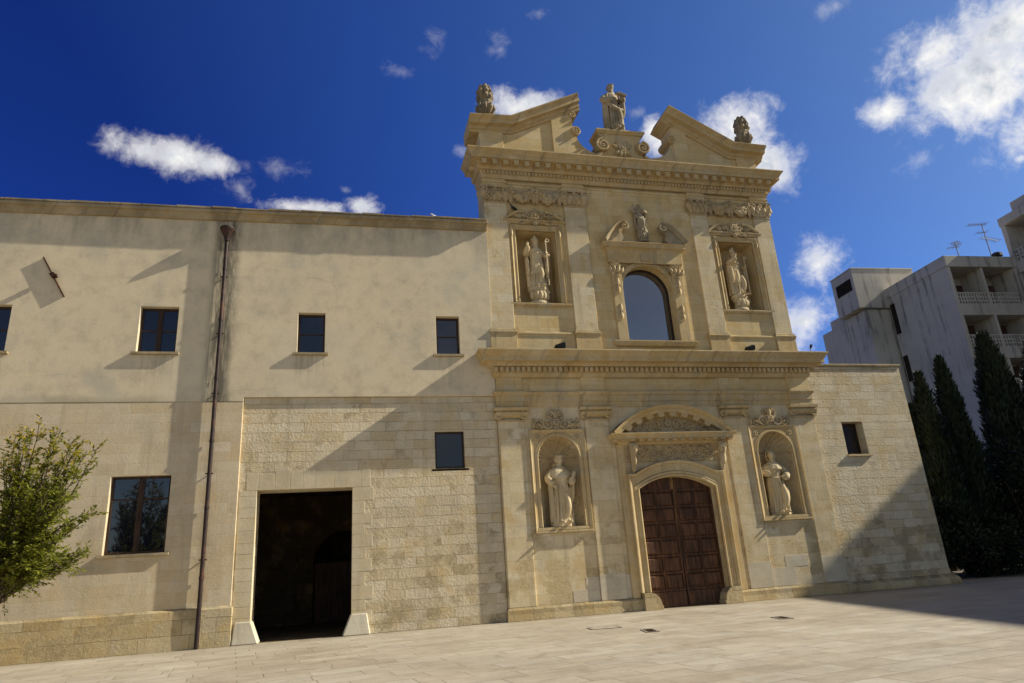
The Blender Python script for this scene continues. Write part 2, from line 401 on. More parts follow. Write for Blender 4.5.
M['frame'] = wood_mat('window_wood', (0.030, 0.015, 0.008), (0.075, 0.038, 0.02), 0.5)
M['rust'] = simple_mat('rusty_pipe', (0.030, 0.016, 0.013), 0.6, 0.4, 5, 0.2, 0.4, 0.3, (0.085, 0.036, 0.02))
M['iron'] = simple_mat('rusty_iron', (0.06, 0.03, 0.018), 0.75, 0.4, 9, 0.3, 0.3, 0.4, (0.13, 0.05, 0.02))
M['dark_metal'] = simple_mat('dark_metal', (0.03, 0.03, 0.033), 0.5, 0.3, 9, 0.5, 0.4)
M['alu'] = simple_mat('aluminium', (0.35, 0.35, 0.36), 0.4, 0.2, 9, 0.8, 0.5)
M['black_room'] = simple_mat('dark_interior', (0.03, 0.022, 0.016), 0.9, 0.3, 3, 0, 0.1)
M['white_feather'] = simple_mat('white_feathers', (0.78, 0.77, 0.74), 0.8, 0.06, 12)
M['grey_feather'] = simple_mat('grey_feathers', (0.20, 0.20, 0.22), 0.8, 0.15, 12)
M['dark_feather'] = simple_mat('dark_feathers', (0.03, 0.032, 0.038), 0.7, 0.2, 20)
M['beak'] = simple_mat('beak', (0.5, 0.3, 0.05), 0.5, 0.1, 10)
M['grate'] = simple_mat('cast_iron', (0.27, 0.235, 0.185), 0.7, 0.3, 10, 0.1, 0.3, 0.3)

def glass_mat(name, base, ior, rough):
    m, t, b = new_mat(name)
    P = pos(t)
    n = t.noise(P, 1.4, 3)
    t.put(b.inputs['Base Color'], t.ramp(n, [(0.3, tuple(v*0.8 for v in base)), (0.7, tuple(v*1.2 for v in base))]))
    b.inputs['Roughness'].default_value = rough
    b.inputs['IOR'].default_value = ior
    bp = t.node('ShaderNodeBump'); bp.inputs['Strength'].default_value = 0.05; bp.inputs['Distance'].default_value = 0.02
    t.put(bp.inputs['Height'], n); t.put(b.inputs['Normal'], bp.outputs[0])
    return m
M['pane'] = glass_mat('window_glass', (0.008, 0.009, 0.016), 1.75, 0.03)
M['big_pane'] = glass_mat('church_window_glass', (0.012, 0.015, 0.03), 2.7, 0.06)
M['pane_grey'] = glass_mat('small_window_glass', (0.012, 0.014, 0.02), 1.5, 0.06)

def concrete_mat():
    m, t, b = new_mat('stained_concrete')
    P = pos(t); x, y, z = t.sep(P)
    big = t.noise(P, 0.25, 6, 0.6); mid = t.noise(P, 1.4, 7, 0.65)
    c = t.ramp(big, [(0.3, (0.46, 0.42, 0.35)), (0.5, (0.54, 0.495, 0.415)), (0.7, (0.59, 0.55, 0.465))])
    sv = t.comb(t.math('MULTIPLY', t.math('ADD', x, y), 1.6), 0.0, t.math('MULTIPLY', z, 0.12))
    s = t.noise(sv, 1.0, 7, 0.68)
    c = t.mix(t.math('MULTIPLY', t.ss(t.math('ADD', s, t.math('MULTIPLY', mid, 0.2)), 0.60, 0.80), 0.75), c, (0.075, 0.072, 0.068))
    # board-shutter lift lines
    lf = t.math('FRACT', t.math('DIVIDE', z, 1.2))
    c = t.mix(t.math('MULTIPLY', t.ss(lf, 0.0, 0.03, 1.0, 0.0), 0.25), c, (0.16, 0.155, 0.15))
    t.put(b.inputs['Base Color'], c)
    b.inputs['Roughness'].default_value = 0.9
    bp = t.node('ShaderNodeBump'); bp.inputs['Strength'].default_value = 0.3; bp.inputs['Distance'].default_value = 0.03
    t.put(bp.inputs['Height'], mid); t.put(b.inputs['Normal'], bp.outputs[0])
    return m
M['concrete'] = concrete_mat()
M['balcony_red'] = simple_mat('balcony_back_wall', (0.11, 0.05, 0.04), 0.8, 0.3, 1.0)

def leaf_mat(name, dark, light, tip=None, trans=0.25):
    m, t, b = new_mat(name)
    P = pos(t)
    n = t.noise(P, 1.6, 4, 0.6)
    oi = t.node('ShaderNodeNewGeometry').outputs['Random Per Island']
    f = t.math('ADD', t.math('MULTIPLY', n, 0.7), t.math('MULTIPLY', oi, 0.5))
    c = t.ramp(f, [(0.3, dark), (0.75, light)])
    if tip:
        # young yellow shoots: a share of the leaves, more of them high in the tree
        z = t.sep(P)[2]
        tf = t.math('ADD', t.math('MULTIPLY', oi, 0.8), t.ss(z, 3.2, 5.6, 0.0, 0.52))
        c = t.mix(t.ss(tf, 0.88, 1.08), c, tip)
    t.put(b.inputs['Base Color'], c)
    b.inputs['Roughness'].default_value = 0.55
    b.inputs['Specular IOR Level'].default_value = 0.3
    tr = t.node('ShaderNodeBsdfTranslucent'); t.put(tr.inputs[0], c)
    mx = t.node('ShaderNodeMixShader'); mx.inputs[0].default_value = trans
    o_ = next(nn for nn in t.n if nn.type == 'OUTPUT_MATERIAL')
    t.l.new(b.outputs[0], mx.inputs[1]); t.l.new(tr.outputs[0], mx.inputs[2]); t.l.new(mx.outputs[0], o_.inputs[0])
    return m
M['leaf'] = leaf_mat('shrub_leaves', (0.085, 0.105, 0.014), (0.26, 0.27, 0.03), (0.50, 0.37, 0.02), 0.5)
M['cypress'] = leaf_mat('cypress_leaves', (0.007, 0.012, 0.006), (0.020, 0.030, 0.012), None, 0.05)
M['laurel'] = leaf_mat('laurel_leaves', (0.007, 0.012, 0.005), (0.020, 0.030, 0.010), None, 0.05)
M['bark'] = simple_mat('bark', (0.10, 0.075, 0.05), 0.9, 0.4, 12, 0, 0.1, 0.6)

# ------------------------------------------------------------------ mesh builder
class MB:
    def __init__(self):
        self.v = []; self.f = []
    def add(self, vs, fs):
        o = len(self.v)
        self.v += [tuple(p) for p in vs]
        self.f += [tuple(i+o for i in f) for f in fs]
    def box(self, x0, x1, y0, y1, z0, z1):
        if x0 > x1: x0, x1 = x1, x0
        if y0 > y1: y0, y1 = y1, y0
        if z0 > z1: z0, z1 = z1, z0
        self.add([(x0,y0,z0),(x1,y0,z0),(x1,y1,z0),(x0,y1,z0),(x0,y0,z1),(x1,y0,z1),(x1,y1,z1),(x0,y1,z1)],
                 [(0,3,2,1),(4,5,6,7),(0,1,5,4),(1,2,6,5),(2,3,7,6),(3,0,4,7)])
    def slab(self, loops, y0, y1, back=True):
        """polygon in the x-z plane with holes, given thickness in y"""
        tri = tessellate_polygon([[Vector((p[0], p[1], 0)) for p in L] for L in loops])
        flat = [p for L in loops for p in L]
        n = len(flat)
        vs = [(p[0], y0, p[1]) for p in flat] + [(p[0], y1, p[1]) for p in flat]
        fs = [tuple(t) for t in tri]
        if back: fs += [tuple(i+n for i in reversed(t)) for t in tri]
        s = 0
        for L in loops:
            k = len(L)
            for i in range(k):
                j = (i+1) % k
                fs.append((s+i, s+j, s+j+n, s+i+n))
            s += k
        self.add(vs, fs)
    def plan_sweep(self, path, prof, caps=True):
        """profile (projection, z) carried along a path in plan; the projection is to the right of the path"""
        n = len(path)
        offs = []
        for i in range(n):
            a = Vector(path[max(i-1, 0)]); b_ = Vector(path[i]); c = Vector(path[min(i+1, n-1)])
            d1 = (b_-a).normalized() if i > 0 else (c-b_).normalized()
            d2 = (c-b_).normalized() if i < n-1 else d1
            n1 = Vector((d1.y, -d1.x)); n2 = Vector((d2.y, -d2.x))
            mm = (n1+n2)
            mm = mm/ max(0.2, mm.dot(n1)) if mm.length > 1e-6 else n1
            offs.append(mm)
        vs = []
        for i in range(n):
            for p, z in prof:
                q = Vector(path[i]) + offs[i]*p
                vs.append((q.x, q.y, z))
        k = len(prof); fs = []
        for i in range(n-1):
            for j in range(k-1):
                fs.append((i*k+j, (i+1)*k+j, (i+1)*k+j+1, i*k+j+1))
        if caps:
            fs.append(tuple(range(k))); fs.append(tuple((n-1)*k+j for j in reversed(range(k))))
        self.add(vs, fs)
    def face_sweep(self, path, prof, y=0.0, closed=False, caps=True):
        """profile (outward offset in x-z, projection towards -y) carried along a path in the x-z plane; outward is to the left"""
        n = len(path)
        vs = []
        for i in range(n):
            b_ = Vector(path[i])
            a = Vector(path[(i-1) % n]) if (closed or i > 0) else None
            c = Vector(path[(i+1) % n]) if (closed or i < n-1) else None
            d1 = (b_-a).normalized() if a is not None else (c-b_).normalized()
            d2 = (c-b_).normalized() if c is not None else d1
            n1 = Vector((-d1.y, d1.x)); n2 = Vector((-d2.y, d2.x))
            mm = n1+n2
            mm = mm/max(0.2, mm.dot(n1))
            for o_, p in prof:
                q = b_+mm*o_
                vs.append((q.x, y-p, q.y))
        k = len(prof); fs = []
        for i in range(n if closed else n-1):
            i2 = (i+1) % n
            for j in range(k-1):
                fs.append((i*k+j, i2*k+j, i2*k+j+1, i*k+j+1))
        if caps and not closed:
            fs.append(tuple(range(k))); fs.append(tuple((n-1)*k+j for j in reversed(range(k))))
        self.add(vs, fs)
    def tube(self, pts, radii, seg=8, flat=1.0, cap=True):
        pts = [Vector(p) for p in pts]
        if not isinstance(radii, (list, tuple)): radii = [radii]*len(pts)
        n = len(pts); vs = []; fs = []
        ref = Vector((0, 1, 0))
        for i in range(n):
            d = (pts[min(i+1, n-1)]-pts[max(i-1, 0)])
            d = d.normalized() if d.length > 1e-9 else Vector((0, 0, 1))
            a = d.cross(ref)
            if a.length < 1e-3: a = d.cross(Vector((1, 0, 0)))
            a.normalize(); b_ = d.cross(a).normalized()
            for s in range(seg):
                th = 2*PI*s/seg
                vs.append(pts[i] + a*math.cos(th)*radii[i] + b_*math.sin(th)*radii[i]*flat)
        for i in range(n-1):
            for s in range(seg):
                s2 = (s+1) % seg
                fs.append((i*seg+s, i*seg+s2, (i+1)*seg+s2, (i+1)*seg+s))
        if cap:
            fs.append(tuple(reversed(range(seg)))); fs.append(tuple((n-1)*seg+s for s in range(seg)))
        self.add(vs, fs)
    def ball(self, c, r, seg=8, rings=6):
        if not isinstance(r, (tuple, list)): r = (r, r, r)
        vs = [(c[0], c[1], c[2]-r[2])]
        for i in range(1, rings):
            ph = PI*i/rings - PI/2
            for s in range(seg):
                th = 2*PI*s/seg
                vs.append((c[0]+r[0]*math.cos(ph)*math.cos(th), c[1]+r[1]*math.cos(ph)*math.sin(th), c[2]+r[2]*math.sin(ph)))
        vs.append((c[0], c[1], c[2]+r[2]))
        fs = []
        for s in range(seg):
            s2 = (s+1) % seg
            fs.append((0, 1+s2, 1+s))
            for i in range(rings-2):
                a = 1+i*seg
                fs.append((a+s, a+s2, a+seg+s2, a+seg+s))
            a = 1+(rings-2)*seg
            fs.append((a+s, a+s2, len(vs)-1))
        self.add(vs, fs)
    def loft(self, rings, cap=True):
        k = len(rings[0]); vs = [p for r_ in rings for p in r_]; fs = []
        for i in range(len(rings)-1):
            for s in range(k):
                s2 = (s+1) % k
                fs.append((i*k+s, i*k+s2, (i+1)*k+s2, (i+1)*k+s))
        if cap:
            fs.append(tuple(reversed(range(k)))); fs.append(tuple((len(rings)-1)*k+s for s in range(k)))
        self.add(vs, fs)
    def xform(self, mat, start=0):
        for i in range(start, len(self.v)):
            self.v[i] = tuple(mat @ Vector(self.v[i]))
    def build(self, name, mat, parent=None, bevel=0.0, smooth=None, label=None, remesh=None, recalc=True):
        me = bpy.data.meshes.new(name)
        me.from_pydata(self.v, [], self.f)
        if recalc:
            bm = bmesh.new(); bm.from_mesh(me)
            bmesh.ops.recalc_face_normals(bm, faces=bm.faces)
            bm.to_mesh(me); bm.free()
        me.materials.append(mat)
        o = bpy.data.objects.new(name, me)
        COL.objects.link(o)
        if smooth is not None:
            me.polygons.foreach_set('use_smooth', [True]*len(me.polygons))
            if smooth < 179: me.set_sharp_from_angle(angle=R(smooth))
        if bevel:
            bv = o.modifiers.new('bevel', 'BEVEL')
            bv.width = bevel; bv.segments = 1; bv.limit_method = 'ANGLE'; bv.angle_limit = R(35); bv.use_clamp_overlap = True
        if remesh:
            rm = o.modifiers.new('remesh', 'REMESH')
            rm.mode = 'VOXEL'; rm.voxel_size = remesh; rm.use_smooth_shade = True
            sm = o.modifiers.new('smooth', 'SMOOTH'); sm.factor = 0.4; sm.iterations = 1
        if parent is not None:
            o.parent = parent
            o.matrix_parent_inverse = Matrix.Translation(-Vector(parent.location))
        if label: o['label'] = label
        return o

def tag(o, label, cat, group=None, kind=None):
    o['label'] = label; o['category'] = cat
    if group: o['group'] = group
    if kind: o['kind'] = kind
    return o

def empty(name, loc):
    o = bpy.data.objects.new(name, None)
    o.location = loc; o.empty_display_size = 0.5
    COL.objects.link(o)
    return o

def rect(x0, x1, z0, z1):
    return [(x0, z0), (x1, z0), (x1, z1), (x0, z1)]

def arch(x0, x1, z0, zs, n=16, rise=None):
    """opening with a round (or segmental) head: up the right side, over, down the left"""
    c = (x0+x1)/2; r = (x1-x0)/2
    pts = [(x0, z0), (x1, z0)]
    if rise is None: rise = r
    RR = (r*r+rise*rise)/(2*rise); zc = zs+rise-RR
    a0 = math.asin(min(1, r/RR))
    for i in range(n+1):
        a = a0 - 2*a0*i/n
        pts.append((c+RR*math.sin(a), zc+RR*math.cos(a)))
    return pts

def arc_pts(x0, x1, zs, rise, n=16):
    c = (x0+x1)/2; r = (x1-x0)/2
    RR = (r*r+rise*rise)/(2*rise); zc = zs+rise-RR; a0 = math.asin(min(1, r/RR))
    return [(c-RR*math.sin(a0-2*a0*i/n), zc+RR*math.cos(a0-2*a0*i/n)) for i in range(n+1)]   # left to right

# ---- carving vocabulary (all real relief)
def scroll(mb, cx, cz, y, r, turns=1.6, a0=0.0, sgn=1, th=0.05, n=26):
    pts = []; rr = []
    for i in range(n+1):
        t_ = i/n
        a = a0 + sgn*turns*2*PI*t_
        q = r*(1-t_)**0.8*1.0 + 0.02*r
        pts.append((cx+q*math.cos(a), y-0.25*th*t_, cz+q*math.sin(a))); rr.append(th*(1-0.55*t_))
    mb.tube(pts, rr, 6)
    mb.ball((cx, y-0.3*th, cz), th*0.8, 6, 5)

def leaf(mb, bx, bz, ang, L, wd, y, curl=0.5):
    d = Vector((math.cos(ang), 0, math.sin(ang))); s = Vector((-math.sin(ang), 0, math.cos(ang)))
    rows = []
    for i in range(6):
        t_ = i/5
        ww = wd*math.sin(PI*min(1, 0.12+0.88*t_))**0.7*(1.0 if t_ < 1 else 0.1)
        c = Vector((bx, y, bz)) + d*L*t_ + Vector((0, -curl*L*0.28*math.sin(PI*t_*0.9), 0))
        rows.append((c-s*ww+Vector((0, 0.03, 0)), c+Vector((0, -0.35*wd, 0)), c+s*ww+Vector((0, 0.03, 0))))
    vs = [p for r_ in rows for p in r_] + [(r_[1].x, y+0.05, r_[1].z) for r_ in rows]
    fs = []
    for i in range(5):
        a = i*3
        fs += [(a, a+1, a+4, a+3), (a+1, a+2, a+5, a+4)]
    mb.add(vs[:18], fs)

def rosette(mb, cx, cz, y, r, n=7):
    for i in range(n):
        a = 2*PI*i/n
        mb.ball((cx+0.62*r*math.cos(a), y, cz+0.62*r*math.sin(a)), (r*0.36, r*0.30, r*0.36), 6, 5)
    mb.ball((cx, y-0.12*r, cz), r*0.32, 6, 5)

def swag(mb, x0, x1, z, sag, y, th, rnd):
    n = max(6, int((x1-x0)/0.085))
    for i in range(n+1):
        t_ = i/n
        zz = z - sag*(1-(2*t_-1)**2)
        k = 0.55+0.55*math.sin(PI*t_)
        for j in range(3):
            mb.ball((x0+(x1-x0)*t_+rnd.uniform(-.03, .03), y-rnd.uniform(0, .09), zz+(j-1)*th*0.55*k+rnd.uniform(-.02, .02)),
                    th*k*rnd.uniform(0.45, 0.75), 6, 5)
    for xe in (x0, x1):
        leaf(mb, xe, z, -PI/2, sag*1.4+0.12, th*0.6, y)
        rosette(mb, xe, z+0.03, y-0.03, th*0.9, 6)

def acanthus(mb, cx, cz, y, w_, h_, rnd, n=5):
    for i in range(n):
        f = (i/(n-1)-0.5) if n > 1 else 0
        leaf(mb, cx+f*w_*0.75, cz, PI/2-f*0.9, h_*rnd.uniform(0.8, 1.05), w_/n*0.75, y, 0.7)

def scrollwork(mb, x0, x1, z0, z1, y, rnd, th=0.035):
    """a running band of rinceaux"""
    h_ = z1-z0; n = max(2, int(round((x1-x0)/(h_*0.95)))); st = (x1-x0)/n
    for i in range(n):
        c = x0+st*(i+.5); sg = 1 if i % 2 == 0 else -1
        cz = (z0+z1)/2+sg*h_*0.06
        scroll(mb, c, cz, y, min(st, h_)*0.46, 1.4, -sg*PI/2, sg, th)
        for k in range(4):
            a = rnd.uniform(0, 2*PI)
            leaf(mb, c+0.25*h_*math.cos(a), cz+0.25*h_*math.sin(a), a+rnd.uniform(-.5, .5), h_*0.34, h_*0.10, y-0.01)
        rosette(mb, c, cz, y-0.02, h_*0.13, 5)

# ================================================================== the ground
mb = MB(); mb.box(-45, 75, -60, 4.0, -0.3, 0.0)
o = mb.build('pavement', M['paving']); tag(o, 'pale limestone paved square in front of the church', 'pavement', kind='structure')
mb = MB(); mb.box(-400, 500, -400, 700, -0.6, -0.05)
o = mb.build('ground', simple_mat('bare_earth', (0.12, 0.10, 0.07), 0.95, 0.3, 0.5)); tag(o, 'bare ground around the square', 'ground', kind='structure')

# ================================================================== church facade
FA = empty('church_facade', (11.3, 0, 0))
tag(FA, 'baroque limestone church facade of two storeys with broken pediment', 'church')
def fpart(mb, name, mat, parent=FA, **k):
    return mb.build(name, M[mat] if isinstance(mat, str) else mat, parent, **k)
rnd = random.Random(3)

XL, XR = 5.07, 17.56
PIL = [(5.09, 5.99), (8.19, 9.09), (13.66, 14.58), (16.63, 17.53)]
NL, NR = 7.13, 15.58            # niche axes, lower storey
DC = 11.33                      # portal axis
NZ0, NZS, NRAD = 2.80, 5.10, 0.735

# --- lower wall with the niche openings and the door opening
door_open = arch(9.90, 12.80, 0.0, 3.90, 16, 0.42)
mb = MB()
outer = [(XL, 0), (9.90, 0)] + list(reversed(door_open[2:])) + [(12.80, 0), (XR, 0), (XR, 8.85), (XL, 8.85)]
mb.slab([outer, arch(NL-NRAD, NL+NRAD, NZ0, NZS), arch(NR-NRAD, NR+NRAD, NZ0, NZS)], 0.0, 0.95)
mb.box(XL, XL+0.4, 0.95, 9.0, 0, 8.8); mb.box(XR-0.4, XR, 0.95, 9.0, 0, 8.8)
mb.box(XL+0.4, XR-0.4, 8.6, 9.0, 0, 8.8)
fpart(mb, 'lower_wall', 'facade', bevel=0.01)

def niche(xc, name='niche'):
    mb = MB(); rr = NRAD+0.002; dep = 0.55; n = 28
    cols = []
    zs_ = [NZ0, NZS]
    for zz in zs_:
        cols.append([(xc-rr*math.cos(PI*i/n), 0.012+dep*math.sin(PI*i/n), zz) for i in range(n+1)])
    vs = cols[0]+cols[1]; k = n+1
    mb.add(vs, [(i, i+1, k+i+1, k+i) for i in range(n)])
    nt, npz = 66, 10
    grid = []
    for j in range(npz+1):
        psi = PI/2*j/npz
        row = []
        for i in range(nt+1):
            th = PI*i/nt
            fl = 1-0.085*math.cos(psi)**0.5*(0.5+0.5*math.cos(22*th)) if j < npz else 1
            q = rr*fl if j > 0 else rr
            row.append((xc-q*math.cos(th)*math.cos(psi), 0.012+dep*math.sin(psi)*(fl if j < npz else 1), NZS+q*math.sin(th)*math.cos(psi)))
        grid.append(row)
    k = nt+1
    mb.add([p for r_ in grid for p in r_], [(j*k+i, j*k+i+1, (j+1)*k+i+1, (j+1)*k+i) for j in range(npz) for i in range(nt)])
    # floor of the niche
    mb.add([(xc-rr*math.cos(PI*i/n), 0.012+dep*math.sin(PI*i/n), NZ0+0.002) for i in range(n+1)], [tuple(range(n+1))])
    nb = fpart(mb, name, 'carving', smooth=30)
    fr = MB()
    x0, x1 = xc-0.98, xc+0.98
    fr.slab([[(x0, 2.62), (x1, 2.62), (x1, 6.05), (x0, 6.05)], arch(xc-NRAD, xc+NRAD, NZ0, NZS, 20)], -0.045, 0.0-0.002)
    # raised archivolt round the opening and outer fillet
    pth = [(xc-NRAD, NZ0), (xc-NRAD, NZS)] + arc_pts(xc-NRAD, xc+NRAD, NZS, NRAD, 22)[1:-1] + [(xc+NRAD, NZS), (xc+NRAD, NZ0)]
    fr.face_sweep(pth, [(0.0, 0.03), (0.0, 0.085), (0.035, 0.095), (0.055, 0.075), (0.10, 0.085), (0.125, 0.06), (0.125, 0.03)], 0.0)
    out_ = [(x0, 2.62), (x0, 6.05), (x1, 6.05), (x1, 2.62)]
    fr.face_sweep(out_, [(-0.10, 0.035), (-0.09, 0.075), (-0.035, 0.085), (0.0, 0.11), (0.02, 0.11), (0.02, 0.0)], 0.0, closed=False)
    fr.box(x0-0.03, x1+0.03, -0.115, 0.30, 2.62, 2.69); fr.box(x0+0.04, x1-0.04, -0.09, 0.02, 2.69, 2.795)
    fpart(fr, 'niche_frame', 'trim', nb, bevel=0.008)
    cv = MB()
    for sx in (-1, 1):
        rosette(cv, xc+sx*0.72, 5.80, -0.06, 0.12)
        scroll(cv, xc+sx*0.28, 6.27, -0.07, 0.20, 1.3, PI/2*(1-sx)+0.6*sx, -sx, 0.045)
        scroll(cv, xc+sx*0.62, 6.22, -0.06, 0.17, 1.2, PI/2, sx, 0.04)
        scroll(cv, xc+sx*0.17, 6.60, -0.07, 0.12, 1.2, -PI/2, sx, 0.04)
        leaf(cv, xc+sx*0.45, 6.14, PI/2+sx*(-0.9), 0.32, 0.09, -0.05)
        leaf(cv, xc+sx*0.78, 6.12, PI/2-sx*0.2, 0.22, 0.07, -0.05)
        leaf(cv, xc+sx*0.05, 6.62, PI/2-sx*0.7, 0.20, 0.06, -0.08)
        rosette(cv, xc+sx*0.80, 6.40, -0.05, 0.09, 5)
    rosette(cv, xc, 6.33, -0.11, 0.15, 8); leaf(cv, xc, 6.42, PI/2, 0.36, 0.09, -0.08)
    # beads along the edge of the shell
    for i in range(1, 24):
        a = PI*i/24
        cv.ball((xc-(NRAD-0.02)*math.cos(a), -0.055, NZS+(NRAD-0.02)*math.sin(a)), 0.026, 6, 4)
    fpart(cv, 'crest', 'carving', nb, smooth=50)
niche(NL); niche(NR)

# --- pilasters of the lower storey with their capitals
for i, (a, b_) in enumerate(PIL):
    mb = MB(); mb.box(a, b_, -0.065, 0.03, 0.40, 6.40)
    p = fpart(mb, 'pilaster', 'facade', bevel=0.012)
    c = MB()
    c.plan_sweep([(a, 0.02), (a, -0.065), (b_, -0.065), (b_, 0.02)], [(0, 6.36), (0.035, 6.37), (0.035, 6.41), (0, 6.42)])
    c.plan_sweep([(a, 0.02), (a, -0.065), (b_, -0.065), (b_, 0.02)], [(0, 6.50), (0.05, 6.54), (0.11, 6.62), (0.12, 6.67), (0.06, 6.68), (0.07, 6.72), (0.15, 6.74), (0.16, 6.84), (0.13, 6.86), (0, 6.86)])
    nn = 7
    for k in range(nn):
        c.ball((a+(b_-a)*(k+.5)/nn, -0.145, 6.60), (0.045, 0.045, 0.07), 6, 5)
    for sx, xe in ((-1, a-0.02), (1, b_+0.02)):
        scroll(c, xe, 6.58, -0.11, 0.15, 1.5, PI/2, sx, 0.05)
        c.ball((xe, -0.04, 6.58), (0.13, 0.10, 0.13), 8, 6)
    fpart(c, 'capital', 'trim', p, smooth=35)

# fresh repair blocks at the foot of the pilasters
mb = MB()
for (xa, xb, za, zb, yy) in [(7.25, 8.17, 0.41, 0.78, -0.006), (7.72, 8.17, 0.78, 1.16, -0.006), (8.188, 9.092, 0.41, 1.22, -0.071), (9.093, 9.30, 0.41, 1.16, -0.006),
                             (13.655, 14.585, 0.41, 1.25, -0.071), (14.587, 15.55, 0.41, 1.02, -0.006), (16.625, 17.535, 0.42, 1.30, -0.071), (15.2, 16.1, 1.02, 1.40, -0.006)]:
    mb = MB(); mb.box(xa, xb, yy, 0.01, za, zb)
    fpart(mb, 'repair_block', 'patch', bevel=0.004, label='smooth pale new repair stone')

# --- plinth, with rounded guard ends beside the door
mb = MB()
for xa, xb, x_in0 in ((5.03, 9.62, 0), (13.12, 17.60, 0)):
    mb = MB(); mb.plan_sweep([(xa, 0.05), (xa, -0.12), (xb, -0.12), (xb, 0.05)], [(0, -0.05), (0.03, 0.0), (0.012, 0.20), (0.02, 0.33), (-0.03, 0.395), (-0.11, 0.40)])
    sx = -1 if xa < 9 else 1
    xc = 9.92 if sx < 0 else 12.78
    x_in = xc-sx*0.28; x_out = 9.58 if sx < 0 else 13.16
    prof = [(x_out, 0.0), (x_in, 0.0), (x_in-sx*0.02, 0.12)] + [(x_in+sx*(0.02+0.40*(1-math.cos(a_))), 0.14+0.40*math.sin(a_)) for a_ in [PI/2*i/8 for i in range(9)]] + [(x_out, 0.54)]
    mb.slab([prof], -0.30, 0.25)
    fpart(mb, 'plinth', 'plinth', bevel=0.025)

# --- portal
mb = MB()
ear = [(9.56, 0.54), (9.90, 0.54)] + list(reversed(door_open[2:])) + [(12.80, 0.54), (13.18, 0.54), (13.18, 4.42), (12.92, 4.42)] + \
      list(reversed(arc_pts(9.82, 12.92, 4.42, 0.43, 14)))[1:-1] + [(9.82, 4.42), (9.56, 4.42)]
mb.slab([ear], -0.16, 0.02)
jamb = [(9.90, 0.54), (9.90, 3.90)] + arc_pts(9.90, 12.80, 3.90, 0.42, 16)[1:-1] + [(12.80, 3.90), (12.80, 0.54)]
mb.face_sweep(jamb, [(0.0, 0.12), (0.0, 0.20), (0.05, 0.225), (0.075, 0.19), (0.16, 0.20), (0.18, 0.17), (0.18, 0.1)], 0.0)
orim = [(9.56, 0.54), (9.56, 4.42), (9.82, 4.42)] + arc_pts(9.82, 12.92, 4.42, 0.43, 14)[1:-1] + [(12.92, 4.42), (13.18, 4.42), (13.18, 0.54)]
mb.face_sweep(orim, [(-0.09, 0.12), (-0.085, 0.205), (-0.02, 0.235), (0.02, 0.24), (0.03, 0.20), (0.03, 0.0)], 0.0)
# flat strips outside the architrave
mb.box(9.28, 9.545, -0.085, 0.02, 0.40, 5.5); mb.box(13.195, 13.50, -0.085, 0.02, 0.40, 5.5)
PF = fpart(mb, 'portal_frame', 'trim', bevel=0.01)
mb = MB()
mb.box(9.55, 13.45, -0.05, 0.02, 4.86, 5.50)
scrollwork(mb, 9.98, 13.05, 4.93, 5.42, -0.07, rnd, 0.035)
for k in range(26):
    leaf(mb, rnd.uniform(10.0, 13.0), rnd.uniform(4.95, 5.35), rnd.uniform(0, 2*PI), 0.2, 0.06, -0.08)
for xe in (9.80, 13.24):
    mb.tube([(xe, -0.30, 5.45), (xe, -0.34, 5.25), (xe, -0.24, 4.95), (xe, -0.16, 4.62), (xe, -0.13, 4.48)], [0.13, 0.15, 0.11, 0.09, 0.05], 8)
    scroll(mb, xe, 5.30, -0.42, 0.13, 1.4, 0, 1, 0.045); leaf(mb, xe, 5.2, -PI/2, 0.55, 0.1, -0.30, 0.5)
fpart(mb, 'carved_frieze', 'carving', PF, smooth=45)
mb = MB()
mb.plan_sweep([(9.46, 0.02), (9.46, -0.06), (13.30, -0.06), (13.30, 0.02)],
              [(0, 5.44), (0.10, 5.46), (0.14, 5.53), (0.20, 5.55), (0.20, 5.60), (0.42, 5.62), (0.42, 5.70), (0.46, 5.73), (0.50, 5.78), (0.50, 5.81), (0, 5.90)])
for k in range(15):
    x = 9.12+k*(4.48/14)
    mb.box(x-0.075, x+0.075, -0.46, -0.2, 5.54, 5.615)
fpart(mb, 'portal_cornice', 'trim', PF, bevel=0.008)
mb = MB()
ap = arc_pts(9.06, 13.62, 5.87, 0.93, 26)
mb.face_sweep(ap, [(-0.36, 0.0), (-0.34, 0.16), (-0.25, 0.22), (-0.23, 0.44), (-0.13, 0.46), (-0.10, 0.52), (0.0, 0.60), (0.0, 0.0)], 0.02)
ai = arc_pts(9.50, 13.18, 5.86, 0.63, 34)
for k in range(2, 34, 4):
    x, z = ai[k]; x2, z2 = ai[k+1]
    mb.tube([(x, -0.12, z+0.05), (x, -0.40, z+0.05)], 0.135, 10)
fpart(mb, 'segmental_pediment', 'trim', PF, smooth=30)
mb = MB()
mb.slab([[(9.3, 5.86)] + arc_pts(9.3, 13.34, 5.9, 0.66, 18) + [(13.34, 5.86)]], -0.10, 0.02)
for sx in (-1, 1):
    scroll(mb, DC+sx*0.40, 6.17, -0.13, 0.22, 1.5, PI/2, sx, 0.04); scroll(mb, DC+sx*0.86, 6.10, -0.13, 0.18, 1.4, -PI/2, -sx, 0.035)
    scroll(mb, DC+sx*1.28, 6.04, -0.13, 0.13, 1.3, PI/2, sx, 0.03)
    for k in range(6):
        leaf(mb, DC+sx*(0.3+0.24*k), 5.98, PI/2-sx*(0.4+0.15*k), 0.32-0.03*k, 0.06, -0.12)
rosette(mb, DC, 6.22, -0.16, 0.16, 8); leaf(mb, DC, 6.3, PI/2, 0.25, 0.08, -0.14)
fpart(mb, 'tympanum', 'carving', PF, smooth=45)

